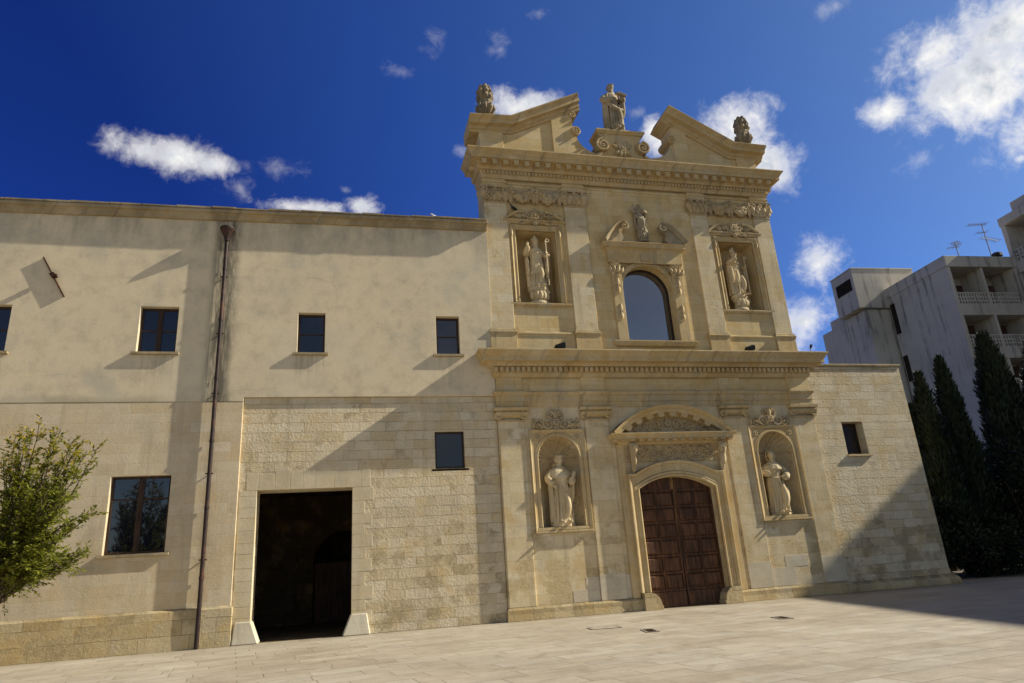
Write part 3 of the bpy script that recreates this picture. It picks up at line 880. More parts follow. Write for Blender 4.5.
# --- the wooden church door
DOOR_Y = 0.20
for sx, (xa, xb) in ((-1, (9.895, 11.342)), (1, (11.358, 12.805))):
    mb = MB()
    top = [p for p in arc_pts(9.895, 12.805, 3.91, 0.42, 40) if xa-1e-6 <= p[0] <= xb+1e-6]
    mb.slab([[(xa, 0.02), (xb, 0.02)] + list(reversed(top))], DOOR_Y, DOOR_Y+0.09)
    dl = fpart(mb, 'door_leaf', 'door', bevel=0.004)
    pn = MB()
    cw = (xb-xa-0.10)/2
    rows = [(0.62, 1.06), (1.15, 1.62), (1.71, 2.18), (2.27, 2.72), (2.81, 3.25), (3.34, 3.80)]
    for za, zb in rows:
        for c_ in range(2):
            x0 = xa+0.05+c_*cw+0.045; x1 = x0+cw-0.09
            pn.box(x0, x1, DOOR_Y-0.02, DOOR_Y+0.02, za, zb)
            i_ = 0.055
            pn.add([(x0+.01, DOOR_Y-.02, za+.01), (x1-.01, DOOR_Y-.02, za+.01), (x1-.01, DOOR_Y-.02, zb-.01), (x0+.01, DOOR_Y-.02, zb-.01),
                    (x0+i_, DOOR_Y-.062, za+i_), (x1-i_, DOOR_Y-.062, za+i_), (x1-i_, DOOR_Y-.062, zb-i_), (x0+i_, DOOR_Y-.062, zb-i_)],
                   [(0, 1, 5, 4), (1, 2, 6, 5), (2, 3, 7, 6), (3, 0, 4, 7), (4, 5, 6, 7)])
    fpart(pn, 'door_panels', 'door', dl, bevel=0.005)
    fm = MB()
    zr = [0.55, 1.105, 1.665, 2.225, 2.765, 3.295, 3.86]
    for z in zr: fm.box(xa+0.008, xb-0.008, DOOR_Y-0.045, DOOR_Y+0.01, z-0.034, z+0.034)
    for x in (xa+0.04, xa+0.05+cw, xb-0.04): fm.box(x-0.03, x+0.03, DOOR_Y-0.040, DOOR_Y+0.01, 0.06, 3.86)
    fm.box(xa+0.01, xb-0.01, DOOR_Y-0.055, DOOR_Y+0.01, 0.03, 0.50)
    fpart(fm, 'door_rails', 'door', dl, bevel=0.006)

# --- entablature of the lower storey
def ressaut(pils, yb, yf, x0, x1, yret):
    pth = [(x0, yret)]
    first = True
    for a, b_ in pils:
        if abs(a-x0) < 0.05: pth.append((x0, yf))
        else: pth += [(a, yb), (a, yf)]
        if abs(b_-x1) < 0.05: pth += [(x1, yf)]
        else: pth += [(b_, yf), (b_, yb)]
    pth.append((x1, yret))
    return pth
pa = ressaut(PIL, 0.0, -0.065, XL, XR, 0.9)
mb = MB(); mb.plan_sweep(pa, [(-0.02, 6.86), (0.02, 6.88), (0.02, 7.06), (0.05, 7.07), (0.05, 7.28), (0.09, 7.30), (0.12, 7.38), (0.12, 7.42), (0.0, 7.45), (-0.02, 7.45)])
fpart(mb, 'architrave', 'trim', bevel=0.006)
mb = MB(); mb.plan_sweep(ressaut(PIL, -0.01, -0.07, XL, XR, 0.9), [(-0.02, 7.45), (0.0, 7.45), (0.0, 7.94), (-0.02, 7.94)])
fpart(mb, 'frieze', 'facade_up', bevel=0.006)
def cornice(mb, path, z0, s, P, dent, dentw, front_y, fx0, fx1, sides=None):
    prof = [(0, z0), (.10*P, z0+.03*s), (.16*P, z0+.12*s), (.18*P, z0+.16*s), (.18*P, z0+.38*s), (.40*P, z0+.40*s), (.46*P, z0+.50*s), (.50*P, z0+.52*s),
            (.80*P, z0+.535*s), (.80*P, z0+.70*s), (.84*P, z0+.72*s), (.90*P, z0+.80*s), (.985*P, z0+.90*s), (1.0*P, z0+.91*s), (1.0*P, z0+.96*s), (.97*P, z0+.97*s), (0, z0+1.12*s)]
    mb.plan_sweep(path, prof)
    x = fx0-.18*P+dentw
    while x < fx1+.18*P-dentw*0.4:
        mb.box(x-dentw*.5, x+dentw*.5, front_y-.37*P, front_y-.10*P, z0+.19*s, z0+.37*s)
        x += dent
mb = MB()
cornice(mb, [(XL, 0.9), (XL, -0.06), (XR, -0.06), (XR, 0.9)], 7.93, 0.92, 0.68, 0.195, 0.11, -0.06, XL, XR)
fpart(mb, 'main_cornice', 'trim', bevel=0.006, label='long dentilled cornice between the two storeys')

# ------------------------------------------------------------------ upper storey
UXL, UXR = 5.02, 17.42
UP = [(5.03, 5.91), (8.24, 9.12), (13.70, 14.46), (16.64, 17.40)]
UY = 0.10                                   # wall plane; pilasters stand 8 cm in front
UNL, UNR = (6.20, 7.78), (14.78, 16.38)     # square niches
win = arch(10.32, 12.42, 9.42, 11.50, 18)
mb = MB()
mb.slab([rect(UXL, UXR, 8.85, 16.25), rect(*UNL, 10.86, 13.84), rect(*UNR, 10.80, 13.80), win], UY, 1.05)
fpart(mb, 'upper_wall', 'facade_up', bevel=0.01)
for a, b_ in UP:
    mb = MB(); mb.box(a, b_, UY-0.09, UY+0.03, 9.74, 15.0)
    p = fpart(mb, 'pilaster', 'facade', bevel=0.012)
    c = MB()
    pth = [(a, UY+0.02), (a, UY-0.09), (b_, UY-0.09), (b_, UY+0.02)]
    c.plan_sweep(pth, [(0, 9.60), (0.08, 9.62), (0.09, 9.68), (0.04, 9.72), (0.045, 9.77), (0, 9.80)])
    c.plan_sweep(pth, [(0.0, 8.75), (0.05, 8.76), (0.045, 9.55), (0.07, 9.58), (0.07, 9.62), (0, 9.63)])
    fpart(c, 'base', 'trim', p, bevel=0.008)
    c = MB()
    c.plan_sweep(pth, [(0, 14.93), (0.03, 14.94), (0.03, 14.99), (0, 15.0)])
    acanthus(c, (a+b_)/2, 15.02, UY-0.12, b_-a, 0.36, rnd, 5); acanthus(c, (a+b_)/2, 15.18, UY-0.14, b_-a+0.1, 0.34, rnd, 4)
    c.box(a+0.03, b_-0.03, UY-0.10, UY+0.02, 15.0, 15.56)
    for sx, xe in ((-1, a), (1, b_)):
        scroll(c, xe, 15.46, UY-0.16, 0.14, 1.4, PI/2, sx, 0.05)
    rosette(c, (a+b_)/2, 15.50, UY-0.18, 0.10, 6)
    for k in range(14): leaf(c, rnd.uniform(a, b_), rnd.uniform(15.05, 15.45), rnd.uniform(0.2, PI-0.2), rnd.uniform(.12, .22), .06, UY-rnd.uniform(.12, .2), .8)
    c.plan_sweep(pth, [(0, 15.56), (0.10, 15.58), (0.12, 15.66), (0.02, 15.67)])
    fpart(c, 'capital', 'carving', p, smooth=45)
# low parapet courses between the pedestals
mb = MB()
for xa, xb in ((UP[0][1]+0.1, UP[1][0]-0.1), (UP[2][1]+0.1, UP[3][0]-0.1)):
    mb = MB(); mb.plan_sweep([(xa, UY+0.03), (xa, UY), (xb, UY), (xb, UY+0.03)], [(0, 8.8), (0.05, 8.82), (0.05, 9.58), (0.09, 9.62), (0.09, 9.68), (0, 9.74)])
    fpart(mb, 'attic_course', 'facade_up', bevel=0.008)
# garlands between the capitals
mb = MB()
for xa, xb in ((UP[0][1], UP[1][0]), (UP[2][1], UP[3][0])):
    mb = MB(); mb.box(xa+0.01, xb-0.01, UY-0.03, UY+0.02, 15.0, 15.62)
    xm = (xa+xb)/2
    swag(mb, xa+0.18, xm-0.06, 15.52, 0.34, UY-0.10, 0.19, rnd); swag(mb, xm+0.06, xb-0.18, 15.52, 0.34, UY-0.10, 0.19, rnd)
    rosette(mb, xm, 15.45, UY-0.12, 0.2, 8); leaf(mb, xm, 15.4, -PI/2, 0.42, 0.13, UY-0.1)
    fpart(mb, 'garland', 'carving', smooth=45)

def bishop_niche(x0, x1, z0, z1):
    mb = MB(); d = 0.75
    mb.box(x0-0.05, x1+0.05, UY+d, UY+d+0.1, z0-0.05, z1+0.05)
    nb = fpart(mb, 'square_niche', 'trim')
    fr = MB()
    pth = [(x0, z0), (x0, z1), (x1, z1), (x1, z0)]
    fr.face_sweep(pth, [(0.0, -0.04), (0.0, 0.06), (0.04, 0.075), (0.055, 0.05), (0.13, 0.06), (0.15, 0.09), (0.19, 0.10), (0.20, 0.0)], UY)
    fr.box(x0-0.33, x0-0.205, UY-0.04, UY+0.01, z0-0.04, z1+0.30); fr.box(x1+0.205, x1+0.33, UY-0.04, UY+0.01, z0-0.04, z1+0.30)
    fr.plan_sweep([(x0-0.33, UY+0.02), (x0-0.33, UY), (x1+0.33, UY), (x1+0.33, UY+0.02)], [(0, z0-0.16), (0.06, z0-0.14), (0.09, z0-0.07), (0.09, z0-0.02), (0, z0-0.005)])
    fr.plan_sweep([(x0-0.33, UY+0.02), (x0-0.33, UY), (x1+0.33, UY), (x1+0.33, UY+0.02)], [(0, z1+0.27), (0.05, z1+0.29), (0.07, z1+0.35), (0.13, z1+0.37), (0.14, z1+0.43), (0, z1+0.46)])
    # broken curved pediment
    W_ = (x1-x0)/2+0.36; xc = (x0+x1)/2
    for sx in (-1, 1):
        pts = [(xc+sx*W_*(1-0.62*t_), z1+0.46+0.34*math.sin(PI*0.55*t_)) for t_ in [i/8 for i in range(9)]]
        if sx > 0: pts = pts[::-1]
        fr.face_sweep(pts, [(-0.07, 0.02), (-0.06, 0.12), (0.0, 0.15), (0.03, 0.15), (0.03, 0.0)], UY)
    fpart(fr, 'niche_frame', 'trim', nb, bevel=0.008)
    cv = MB()
    for sx in (-1, 1):
        scroll(cv, xc+sx*0.24, z1+0.64, UY-0.10, 0.17, 1.4, PI/2, sx, 0.04); scroll(cv, xc+sx*0.24, z1+0.42, UY-0.12, 0.12, 1.3, -PI/2, -sx, 0.035)
        scroll(cv, xc+sx*0.62, z1+0.58, UY-0.05, 0.12, 1.2, PI/2, sx, 0.03)
        leaf(cv, xc+sx*0.5, z1+0.50, PI/2-sx*0.9, 0.34, 0.08, UY-0.06)
        scroll(cv, xc+sx*0.45, z1+0.74, UY-0.07, 0.14, 1.3, -PI/2, sx, 0.035); leaf(cv, xc+sx*0.34, z1+0.36, -sx*0.4+(0 if sx > 0 else PI), 0.34, 0.08, UY-0.08)
        for k in range(5): leaf(cv, xc+sx*(0.2+0.16*k), z1+0.50+0.02*k, PI/2-sx*(0.3+0.2*k), 0.26, 0.06, UY-0.07)
        rosette(cv, xc+sx*(W_-0.22), z1+0.15, UY-0.08, 0.10, 6); leaf(cv, xc+sx*(W_-0.2), z1+0.08, -PI/2, 0.4, 0.07, UY-0.06)
    rosette(cv, xc, z1+0.58, UY-0.16, 0.20, 9); rosette(cv, xc, z1+0.30, UY-0.14, 0.13, 6)
    leaf(cv, xc, z1+0.75, PI/2, 0.22, 0.09, UY-0.1)
    fpart(cv, 'crest', 'carving', nb, smooth=45)
bishop_niche(*UNL, 10.86, 13.84); bishop_niche(*UNR, 10.80, 13.80)

# --- the arched window
mb = MB()
for xa, xb in ((9.90, 10.30), (12.44, 12.88)):
    mb.box(xa, xb, UY-0.12, UY+0.02, 9.40, 12.62)
pth = [(10.32, 9.42), (10.32, 11.50)] + arc_pts(10.32, 12.42, 11.5, 1.05, 24)[1:-1] + [(12.42, 11.5), (12.42, 9.42)]
mb.face_sweep(pth, [(0.0, 0.02), (0.0, 0.07), (0.05, 0.09), (0.07, 0.06), (0.17, 0.07), (0.20, 0.0)], UY)
mb.plan_sweep([(9.86, UY+0.02), (9.86, UY-0.02), (12.92, UY-0.02), (12.92, UY+0.02)], [(0, 9.18), (0.10, 9.20), (0.16, 9.30), (0.18, 9.36), (0.18, 9.40), (0, 9.42)])
mb.plan_sweep([(9.84, UY+0.02), (9.84, UY-0.13), (12.94, UY-0.13), (12.94, UY+0.02)],
              [(0, 12.60), (0.02, 12.62), (0.02, 12.96), (0.03, 13.14), (0.06, 13.17), (0.09, 13.20), (0.17, 13.22), (0.17, 13.30), (0.20, 13.35), (0.23, 13.39), (0.23, 13.42), (0, 13.50)])
WF = fpart(mb, 'window_surround', 'trim', bevel=0.008)
mb = MB()
for xa, xb in ((9.90, 10.30), (12.44, 12.88)):
    xc = (xa+xb)/2
    acanthus(mb, xc, 12.12, UY-0.15, 0.42, 0.38, rnd, 4); rosette(mb, xc, 12.02, UY-0.15, 0.12, 6)
    scroll(mb, xc-0.12, 12.48, UY-0.17, 0.11, 1.3, PI/2, -1, 0.035); scroll(mb, xc+0.12, 12.48, UY-0.17, 0.11, 1.3, PI/2, 1, 0.035)
    for zc in (10.55, 11.62):
        rosette(mb, xc, zc, UY-0.13, 0.12, 6); leaf(mb, xc, zc, PI/2, 0.34, 0.10, UY-0.13); leaf(mb, xc, zc, -PI/2, 0.34, 0.10, UY-0.13)
for i in range(19):
    a = PI*i/18
    x, z = 11.37-1.27*math.cos(a), 11.5+1.27*math.sin(a)
    if z > 12.55: continue
    rosette(mb, x, z, UY-0.03, 0.075, 5)
for sx in (-1, 1):
    for k in range(5):
        leaf(mb, 11.37+sx*(0.95+0.06*k), 12.25+0.05*k, PI/2-sx*(0.2+0.4*k), 0.26, 0.07, UY-0.03)
    scroll(mb, 11.37+sx*0.93, 12.40, UY-0.04, 0.13, 1.2, 0, sx, 0.03)
mb.box(11.17, 11.57, UY-0.20, UY, 12.70, 12.98)
fpart(mb, 'window_carving', 'carving', WF, smooth=45)
# broken pediment over the window: two scrolled ends
mb = MB()
for sx, xo, xi in ((-1, 9.72, 10.60), (1, 13.16, 12.18)):
    mb = MB(); pts = []
    for i in range(13):
        t_ = i/12
        pts.append((xo+(xi-xo)*t_, 13.46+0.78*math.sin(PI*0.52*t_)))
    poly = [(xo, 13.44)] + pts + [(xi+(xo-xi)*0.05, 14.02), (xi+(xo-xi)*0.16, 13.86), (xi+(xo-xi)*0.10, 13.60), (xi+(xo-xi)*0.22, 13.44)]
    mb.slab([poly], UY-0.30, UY+0.02)
    pp = pts if sx < 0 else pts[::-1]
    mb.face_sweep(pp, [(-0.10, 0.28), (-0.09, 0.36), (-0.03, 0.40), (0.0, 0.46), (0.05, 0.47), (0.07, 0.44), (0.07, 0.0)], UY)
    scroll(mb, xi-sx*(-0.05), 14.08, UY-0.40, 0.17, 1.3, PI/2, sx, 0.06)
    fpart(mb, 'pediment_scroll', 'carving' if sx < 0 else 'statue_old', WF, smooth=35)  # left end gets the lighter stone to paint in its sunlit look
# joinery and glass
mb = MB()
gp = [(10.32, 9.42), (10.32, 11.5)] + arc_pts(10.32, 12.42, 11.5, 1.05, 24)[1:-1] + [(12.42, 11.5), (12.42, 9.42)]
mb.face_sweep(gp + [(10.32, 9.42)], [(0.0, 0.0), (-0.055, 0.0), (-0.055, 0.08), (0.0, 0.08)], 0.52)
AW = fpart(mb, 'arched_window', 'frame', label='tall round-headed window over the church door')
mb = MB(); mb.slab([arch(10.30, 12.44, 9.40, 11.5, 24, 1.06)], 0.49, 0.53)
fpart(mb, 'glass', 'big_pane', AW)

# --- top entablature
ua = ressaut(UP, UY, UY-0.09, UXL, UXR, 1.05)
mb = MB(); mb.plan_sweep(ua, [(-0.02, 15.66), (0.02, 15.67), (0.02, 15.80), (0.05, 15.82), (0.07, 15.88), (0.006, 15.90), (0.006, 16.16), (-0.02, 16.16)])
fpart(mb, 'upper_frieze', 'facade_up', bevel=0.006)
mb = MB()
CP = [(UXL, 1.02), (UXL, UY-0.09), (UXR, UY-0.09), (UXR, 1.02)]
prof = [(0, 15.98), (.05, 16.0), (.08, 16.10), (.10, 16.12), (.10, 16.28), (.19, 16.30), (.22, 16.38), (.24, 16.40), (.24, 16.58), (.27, 16.60), (.50, 16.62), (.50, 16.76), (.53, 16.78), (.57, 16.86), (.63, 16.93), (.65, 16.94), (.65, 16.99), (.62, 17.0), (0, 17.10)]
mb.plan_sweep(CP, prof)
x = UXL
while x < UXR:
    mb.box(x, x+0.085, UY-0.09-.17, UY-0.09-.05, 16.14, 16.27); x += 0.15
n = 30
for i in range(n):
    x = UXL-0.2+(UXR-UXL+0.4)*(i+.5)/n
    mb.box(x-0.10, x+0.10, UY-0.09-.46, UY-0.09-.2, 16.44, 16.60)
    mb.tube([(x-0.09, UY-0.09-.42, 16.44), (x+0.09, UY-0.09-.42, 16.44)], 0.05, 8)
for y in (0.25, 0.65):
    mb.box(UXL-0.46, UXL-0.2, y-0.1, y+0.1, 16.44, 16.60); mb.box(UXR+0.2, UXR+0.46, y-0.1, y+0.1, 16.44, 16.60)
fpart(mb, 'top_cornice', 'trim', bevel=0.006, label='heavy bracketed cornice below the broken pediment')

# --- broken pediment on top
def gable(pts, poly, strips, x_end):
    mb = MB()
    mb.slab([poly], UY-0.02, 0.95)
    for a, b_, z0, z1a, z1b in strips:
        mb.slab([[(a, z0), (b_, z0), (b_, z1b), (a, z1a)]], UY-0.09, UY)
    g = fpart(mb, 'pediment_half', 'facade_up', bevel=0.01)
    r = MB()
    r.face_sweep(pts, [(-0.52, -0.98), (-0.52, 0.05), (-0.44, 0.08), (-0.40, 0.16), (-0.32, 0.18), (-0.29, 0.38), (-0.17, 0.40), (-0.14, 0.44), (-0.06, 0.54), (-0.02, 0.56), (0.0, 0.54), (0.0, -1.05), (-0.1, -1.05)], UY-0.04)
    fpart(r, 'raking_cornice', 'trim', g, bevel=0.008)
    return g
GL = gable([(4.56, 18.58), (6.22, 18.65), (9.14, 20.08)], [(4.98, 16.98), (8.98, 16.98), (8.98, 19.55), (6.25, 18.28), (4.98, 18.2)],
      [(4.99, 5.95, 17.0, 18.1, 18.15), (8.05, 8.97, 17.0, 19.0, 19.4)], 9.14)
GR = gable([(13.24, 19.93), (16.10, 18.36), (17.62, 18.33)], [(13.42, 16.98), (17.28, 16.98), (17.28, 18.0), (16.1, 18.0), (13.42, 19.45)],
      [(13.43, 14.1, 17.0, 19.35, 19.0), (16.35, 17.27, 17.0, 17.85, 17.85)], 13.24)
# inner scrolls of the two halves
for g, sx, xe in ((GL, 1, 8.95), (GR, -1, 13.45)):
    mb = MB()
    curve = [(xe, 18.55)] + [(xe+sx*(0.12+0.95*(1-math.cos(t_))), 18.5-0.95*math.sin(t_)) for t_ in [PI/2*i/10 for i in range(11)]]
    poly = [(xe, 16.99)] + curve[:1] + curve[1:] + [(xe+sx*1.10, 16.99)]
    mb.slab([poly], UY-0.06, 0.8)
    mb.tube([(xe+sx*0.10, UY-0.16, 18.52), (xe+sx*0.10, 0.85, 18.52)], 0.20, 14)
    mb.tube([(xe+sx*0.02, UY-0.12, 19.30), (xe+sx*0.02, 0.8, 19.30)], 0.15, 12)
    scroll(mb, xe+sx*0.02, 19.30, UY-0.13, 0.15, 1.4, PI/2, -sx, 0.035)
    scroll(mb, xe+sx*0.10, 18.52, UY-0.17, 0.20, 1.5, -PI/2, sx, 0.04)
    fpart(mb, 'inner_scroll', 'trim', g, smooth=35)
# middle pedestal with its volutes
mb = MB()
side = [(0.98+0.0, 18.5), (0.86, 18.3), (0.80, 18.0), (0.84, 17.7), (1.0, 17.4), (1.35, 17.15), (1.9, 17.0)]
PCX = 11.02
poly = [(PCX-a, z) for a, z in side] + [(PCX+a, z) for a, z in reversed(side)]
mb.slab([poly[::-1]], UY-0.12, 0.85)
mb.plan_sweep([(PCX-0.95, 0.8), (PCX-0.95, UY-0.12), (PCX+0.95, UY-0.12), (PCX+0.95, 0.8)], [(0, 18.50), (0.06, 18.52), (0.09, 18.58), (0.13, 18.60), (0.13, 18.68), (0, 18.71)])
mb.box(PCX-0.95, PCX+0.95, UY-0.10, 0.79, 18.44, 18.69)
PED = fpart(mb, 'crowning_pedestal', 'trim', bevel=0.01)
mb = MB()
for sx in (-1, 1):
    mb.tube([(PCX+sx*0.88, UY-0.26, 17.86), (PCX+sx*0.88, 0.85, 17.86)], 0.27, 16)
    scroll(mb, PCX+sx*0.88, 17.86, UY-0.28, 0.29, 1.9, PI/2, -sx, 0.055)
    pts = [(PCX+sx*(0.95+1.0*t_), UY-0.15, 17.50-0.42*math.sin(PI/2*t_)) for t_ in [i/6 for i in range(7)]]
    mb.tube(pts, 0.09, 8)
    for k in range(4):
        leaf(mb, PCX+sx*0.08, 17.80, sx*(0.5+k*0.35)*(-1 if k % 2 else 1)+(0 if sx > 0 else PI), 0.42, 0.10, UY-0.15)
rosette(mb, PCX, 17.82, UY-0.18, 0.20, 8)
fpart(mb, 'pedestal_scrolls', 'carving', PED, smooth=40)

# ================================================================== convent wing on the left
CV = empty('convent_building', (-6, 0, 0))
tag(CV, 'long plain plastered convent wing left of the church facade', 'building')
def cpart(mb, name, mat, parent=CV, **k):
    return mb.build(name, M[mat] if isinstance(mat, str) else mat, parent, **k)
CX0, CX1 = -26.0, 5.06
RX0, RX1, RZ = -3.17, 5.06, 7.30
TOPZ = lambda x: 13.60+0.0135*(x+11)
wins_up = [(-11.20, -10.05, 8.76, 10.28, 2), (-6.44, -5.31, 8.78, 10.33, 2), (-1.60, -0.72, 8.80, 10.23, 1), (3.04, 3.87, 8.79, 10.21, 1), (-15.9, -14.8, 8.76, 10.3, 2)]
mb = MB()
mb.slab([[(CX0, 7.17), (RX0, 7.17), (RX0, RZ), (RX1, RZ), (RX1, TOPZ(RX1)), (CX0, TOPZ(CX0))]] + [rect(a, b_, c, d) for a, b_, c, d, _ in wins_up], -0.010, 0.55)
cpart(mb, 'plaster_wall', 'plaster', bevel=0.008)
mb = MB()
mb.slab([[(CX0, 0), (RX0, 0), (RX0, 7.17), (CX0, 7.17)], rect(-6.71, -5.08, 2.68, 4.91)], 0.0, 0.55)
cpart(mb, 'ashlar_wall', 'ashlar', bevel=0.012)
mb = MB()
gate = [(-2.63, 0), (-2.63, 4.36), (0.24, 4.36), (0.24, 0)]
mb.slab([[(RX0, 0), (-2.63, 0), (-2.63, 4.36), (0.24, 4.36), (0.24, 0), (RX1, 0), (RX1, RZ), (RX0, RZ)], rect(2.90, 3.89, 4.86, 6.10)], 0.07, 0.95)
cpart(mb, 'recessed_wall', 'rubble', bevel=0.015)
mb = MB(); rq = random.Random(9)
for side_, xe, xo in ((-1, -2.63, RX0), (1, 0.24, 2.0)):
    z = 0.0; k = 0
    while z < 4.3:
        hq = rq.uniform(0.30, 0.42); z2 = min(4.36, z+hq); L = 0.50 if side_ < 0 else (0.62 if k % 2 else 0.40)+rq.uniform(-.04, .06)
        x2 = xe+side_*L if side_ > 0 else max(RX0+0.01, xe-L)
        mb.box(xe-side_*0.004, x2, 0.064, 0.30, z+0.003, z2-0.003); z = z2; k += 1
x = -2.95
while x < 0.75:
    x2 = min(0.8, x+rq.uniform(0.35, 0.6)); mb.box(x+0.003, x2-0.003, 0.064, 0.30, 4.363, 4.36+rq.uniform(0.50, 0.62)); x = x2
cpart(mb, 'gateway_surround', 'quoin', bevel=0.008)
# base course on the left part
mb = MB(); mb.plan_sweep([(CX0, 0.02), (CX0, 0.0), (RX0-0.02, 0.0), (RX0-0.02, 0.02)], [(0, -0.05), (0.085, -0.05), (0.075, 0.5), (0.08, 1.03), (0.05, 1.08), (0, 1.10)])
cpart(mb, 'base_course', 'plinth', bevel=0.015)
# coping (it rises a little towards the church)
mb = MB()
xs = [CX0+i*(CX1-CX0)/24 for i in range(25)]
pro = [(-0.5, 0.14), (0.022, -0.16), (0.10, -0.14), (0.14, -0.02), (0.18, 0.0), (0.19, 0.04), (0.28, 0.05), (0.29, 0.14), (0.26, 0.19), (-0.5, 0.26)]
vs = []; k = len(pro); fs = []
rr = random.Random(5)
for i, x in enumerate(xs):
    dzr = rr.uniform(-.012, .012)
    for p, z in pro: vs.append((x, -p, TOPZ(x)+z+dzr))
for i in range(24):
    for j in range(k):
        j2 = (j+1) % k
        fs.append((i*k+j, (i+1)*k+j, (i+1)*k+j2, i*k+j2))
fs.append(tuple(range(k))); fs.append(tuple(24*k+j for j in reversed(range(k))))
mb.add(vs, fs)
RC = cpart(mb, 'roof_coping', 'coping', bevel=0.01)
mb = MB(); x = CX0
while x < CX1-0.05:
    x2 = min(CX1-0.01, x+rr.uniform(0.7, 1.15)); za = TOPZ((x+x2)/2)+0.17+rr.uniform(-.008, .012)
    mb.box(x+0.004, x2-0.004, -0.31-rr.uniform(0, .02), 0.4, za, za+rr.uniform(.045, .075)); x = x2
cpart(mb, 'coping_slabs', 'finial', RC, bevel=0.012, label='blackened lichen covered top slabs')
# body of the building behind the front
mb = MB(); mb.box(CX0, CX1-0.02, 0.5, 14.0, 13.2, 13.5); mb.box(CX0, CX0+0.5, 0.56, 14.0, 0, 13.4); mb.box(CX0, CX1, 13.5, 14.0, 0, 13.4)
cpart(mb, 'roof', 'coping')

def window(x0, x1, z0, z1, leaves, y, glass='pane', sill=True, bars=1, barpos=0.5, wall_y=-0.022, fw=0.07):
    mb = MB()
    f = [(x0, z0), (x0, z1), (x1, z1), (x1, z0), (x0, z0)]
    mb.box(x0, x0+fw, y-0.03, y+0.05, z0, z1); mb.box(x1-fw, x1, y-0.03, y+0.05, z0, z1)
    mb.box(x0+fw, x1-fw, y-0.03, y+0.05, z0, z0+fw*1.1); mb.box(x0+fw, x1-fw, y-0.03, y+0.05, z1-fw, z1)
    if leaves == 2:
        c = (x0+x1)/2
        mb.box(c-fw*1.05, c+fw*1.05, y-0.045, y+0.05, z0+fw, z1-fw)
        mb.box(c-fw*0.25, c+fw*0.25, y-0.065, y-0.045, z0+fw, z1-fw)
    for i in range(bars):
        zb = z0+(z1-z0)*barpos
        if leaves == 2:
            mb.box(x0+fw, (x0+x1)/2-fw*1.05, y-0.022, y+0.04, zb-0.022, zb+0.022); mb.box((x0+x1)/2+fw*1.05, x1-fw, y-0.022, y+0.04, zb-0.022, zb+0.022)
        else:
            mb.box(x0+fw, x1-fw, y-0.022, y+0.04, zb-0.022, zb+0.022)
    wn = cpart(mb, 'window', 'frame', bevel=0.006)
    g = MB(); g.box(x0+0.02, x1-0.02, y+0.004, y+0.02, z0+0.02, z1-0.02)
    cpart(g, 'pane', glass, wn)
    if sill:
        s = MB(); s.box(x0-0.13, x1+0.13, wall_y-0.09, y-0.032, z0-0.085, z0-0.004)
        cpart(s, 'sill', 'coping', wn, bevel=0.008)
    return wn
for a, b_, c, d, lv in wins_up:
    window(a, b_, c, d, lv, 0.22)
window(-6.71, -5.08, 2.68, 4.91, 2, 0.17, bars=1, barpos=0.70, wall_y=0.0)
window(2.90, 3.89, 4.86, 6.10, 1, 0.22, glass='pane_grey', bars=0, wall_y=0.16, fw=0.06)

# drainpipe
mb = MB()
mb.tube([(-4.0, -0.115, 0.0), (-4.0, -0.115, 12.9)], 0.062, 12)
for z in (1.9, 3.9, 5.9, 7.9, 9.9, 11.7):
    mb.tube([(-4.0, -0.115, z-0.045), (-4.0, -0.115, z+0.045)], 0.074, 12)
DP = cpart(mb, 'drainpipe', 'rust', smooth=40, label='tall rusty brown drainpipe down the plaster wall')
mb = MB()
mb.tube([(-4.0, -0.15, 12.72), (-4.0, -0.16, 12.86), (-4.0, -0.19, 13.08), (-4.0, -0.19, 13.12), (-4.0, -0.19, 13.18)], [0.07, 0.10, 0.20, 0.235, 0.235], 12)
cpart(mb, 'hopper_head', 'rust', DP, smooth=40)
mb = MB()
for z in (2.4, 4.9, 7.4, 9.4, 11.4):
    mb.box(-4.11, -3.89, -0.13, -0.10, z-0.02, z+0.02); mb.box(-4.02, -3.98, -0.10, 0.02, z-0.015, z+0.015)
cpart(mb, 'pipe_bracket', 'iron', DP)

# wall anchor: flat iron bar on edge with a key through it
mb = MB()
a_, b2 = Vector((-9.40, 0, 11.90)), Vector((-8.66, 0, 10.58))
d = (b2-a_).normalized(); nrm = Vector((d.z, 0, -d.x))
for (p0, p1, hw, y0, y1) in ((a_, b2, 0.018, -0.095, -0.01), (Vector((-9.05, 0, 11.30)), Vector((-8.98, 0, 11.21)), 0.07, -0.24, -0.01)):
    q = [p0-nrm*hw, p0+nrm*hw, p1+nrm*hw, p1-nrm*hw]
    mb.add([(v.x, y0, v.z) for v in q]+[(v.x, y1, v.z) for v in q], [(0, 1, 2, 3), (7, 6, 5, 4), (0, 4, 5, 1), (1, 5, 6, 2), (2, 6, 7, 3), (3, 7, 4, 0)])
mb.box(-9.07, -8.90, -0.22, -0.12, 11.22, 11.28)
cpart(mb, 'wall_anchor', 'iron', label='slanting rusty iron anchor bar high on the wall')

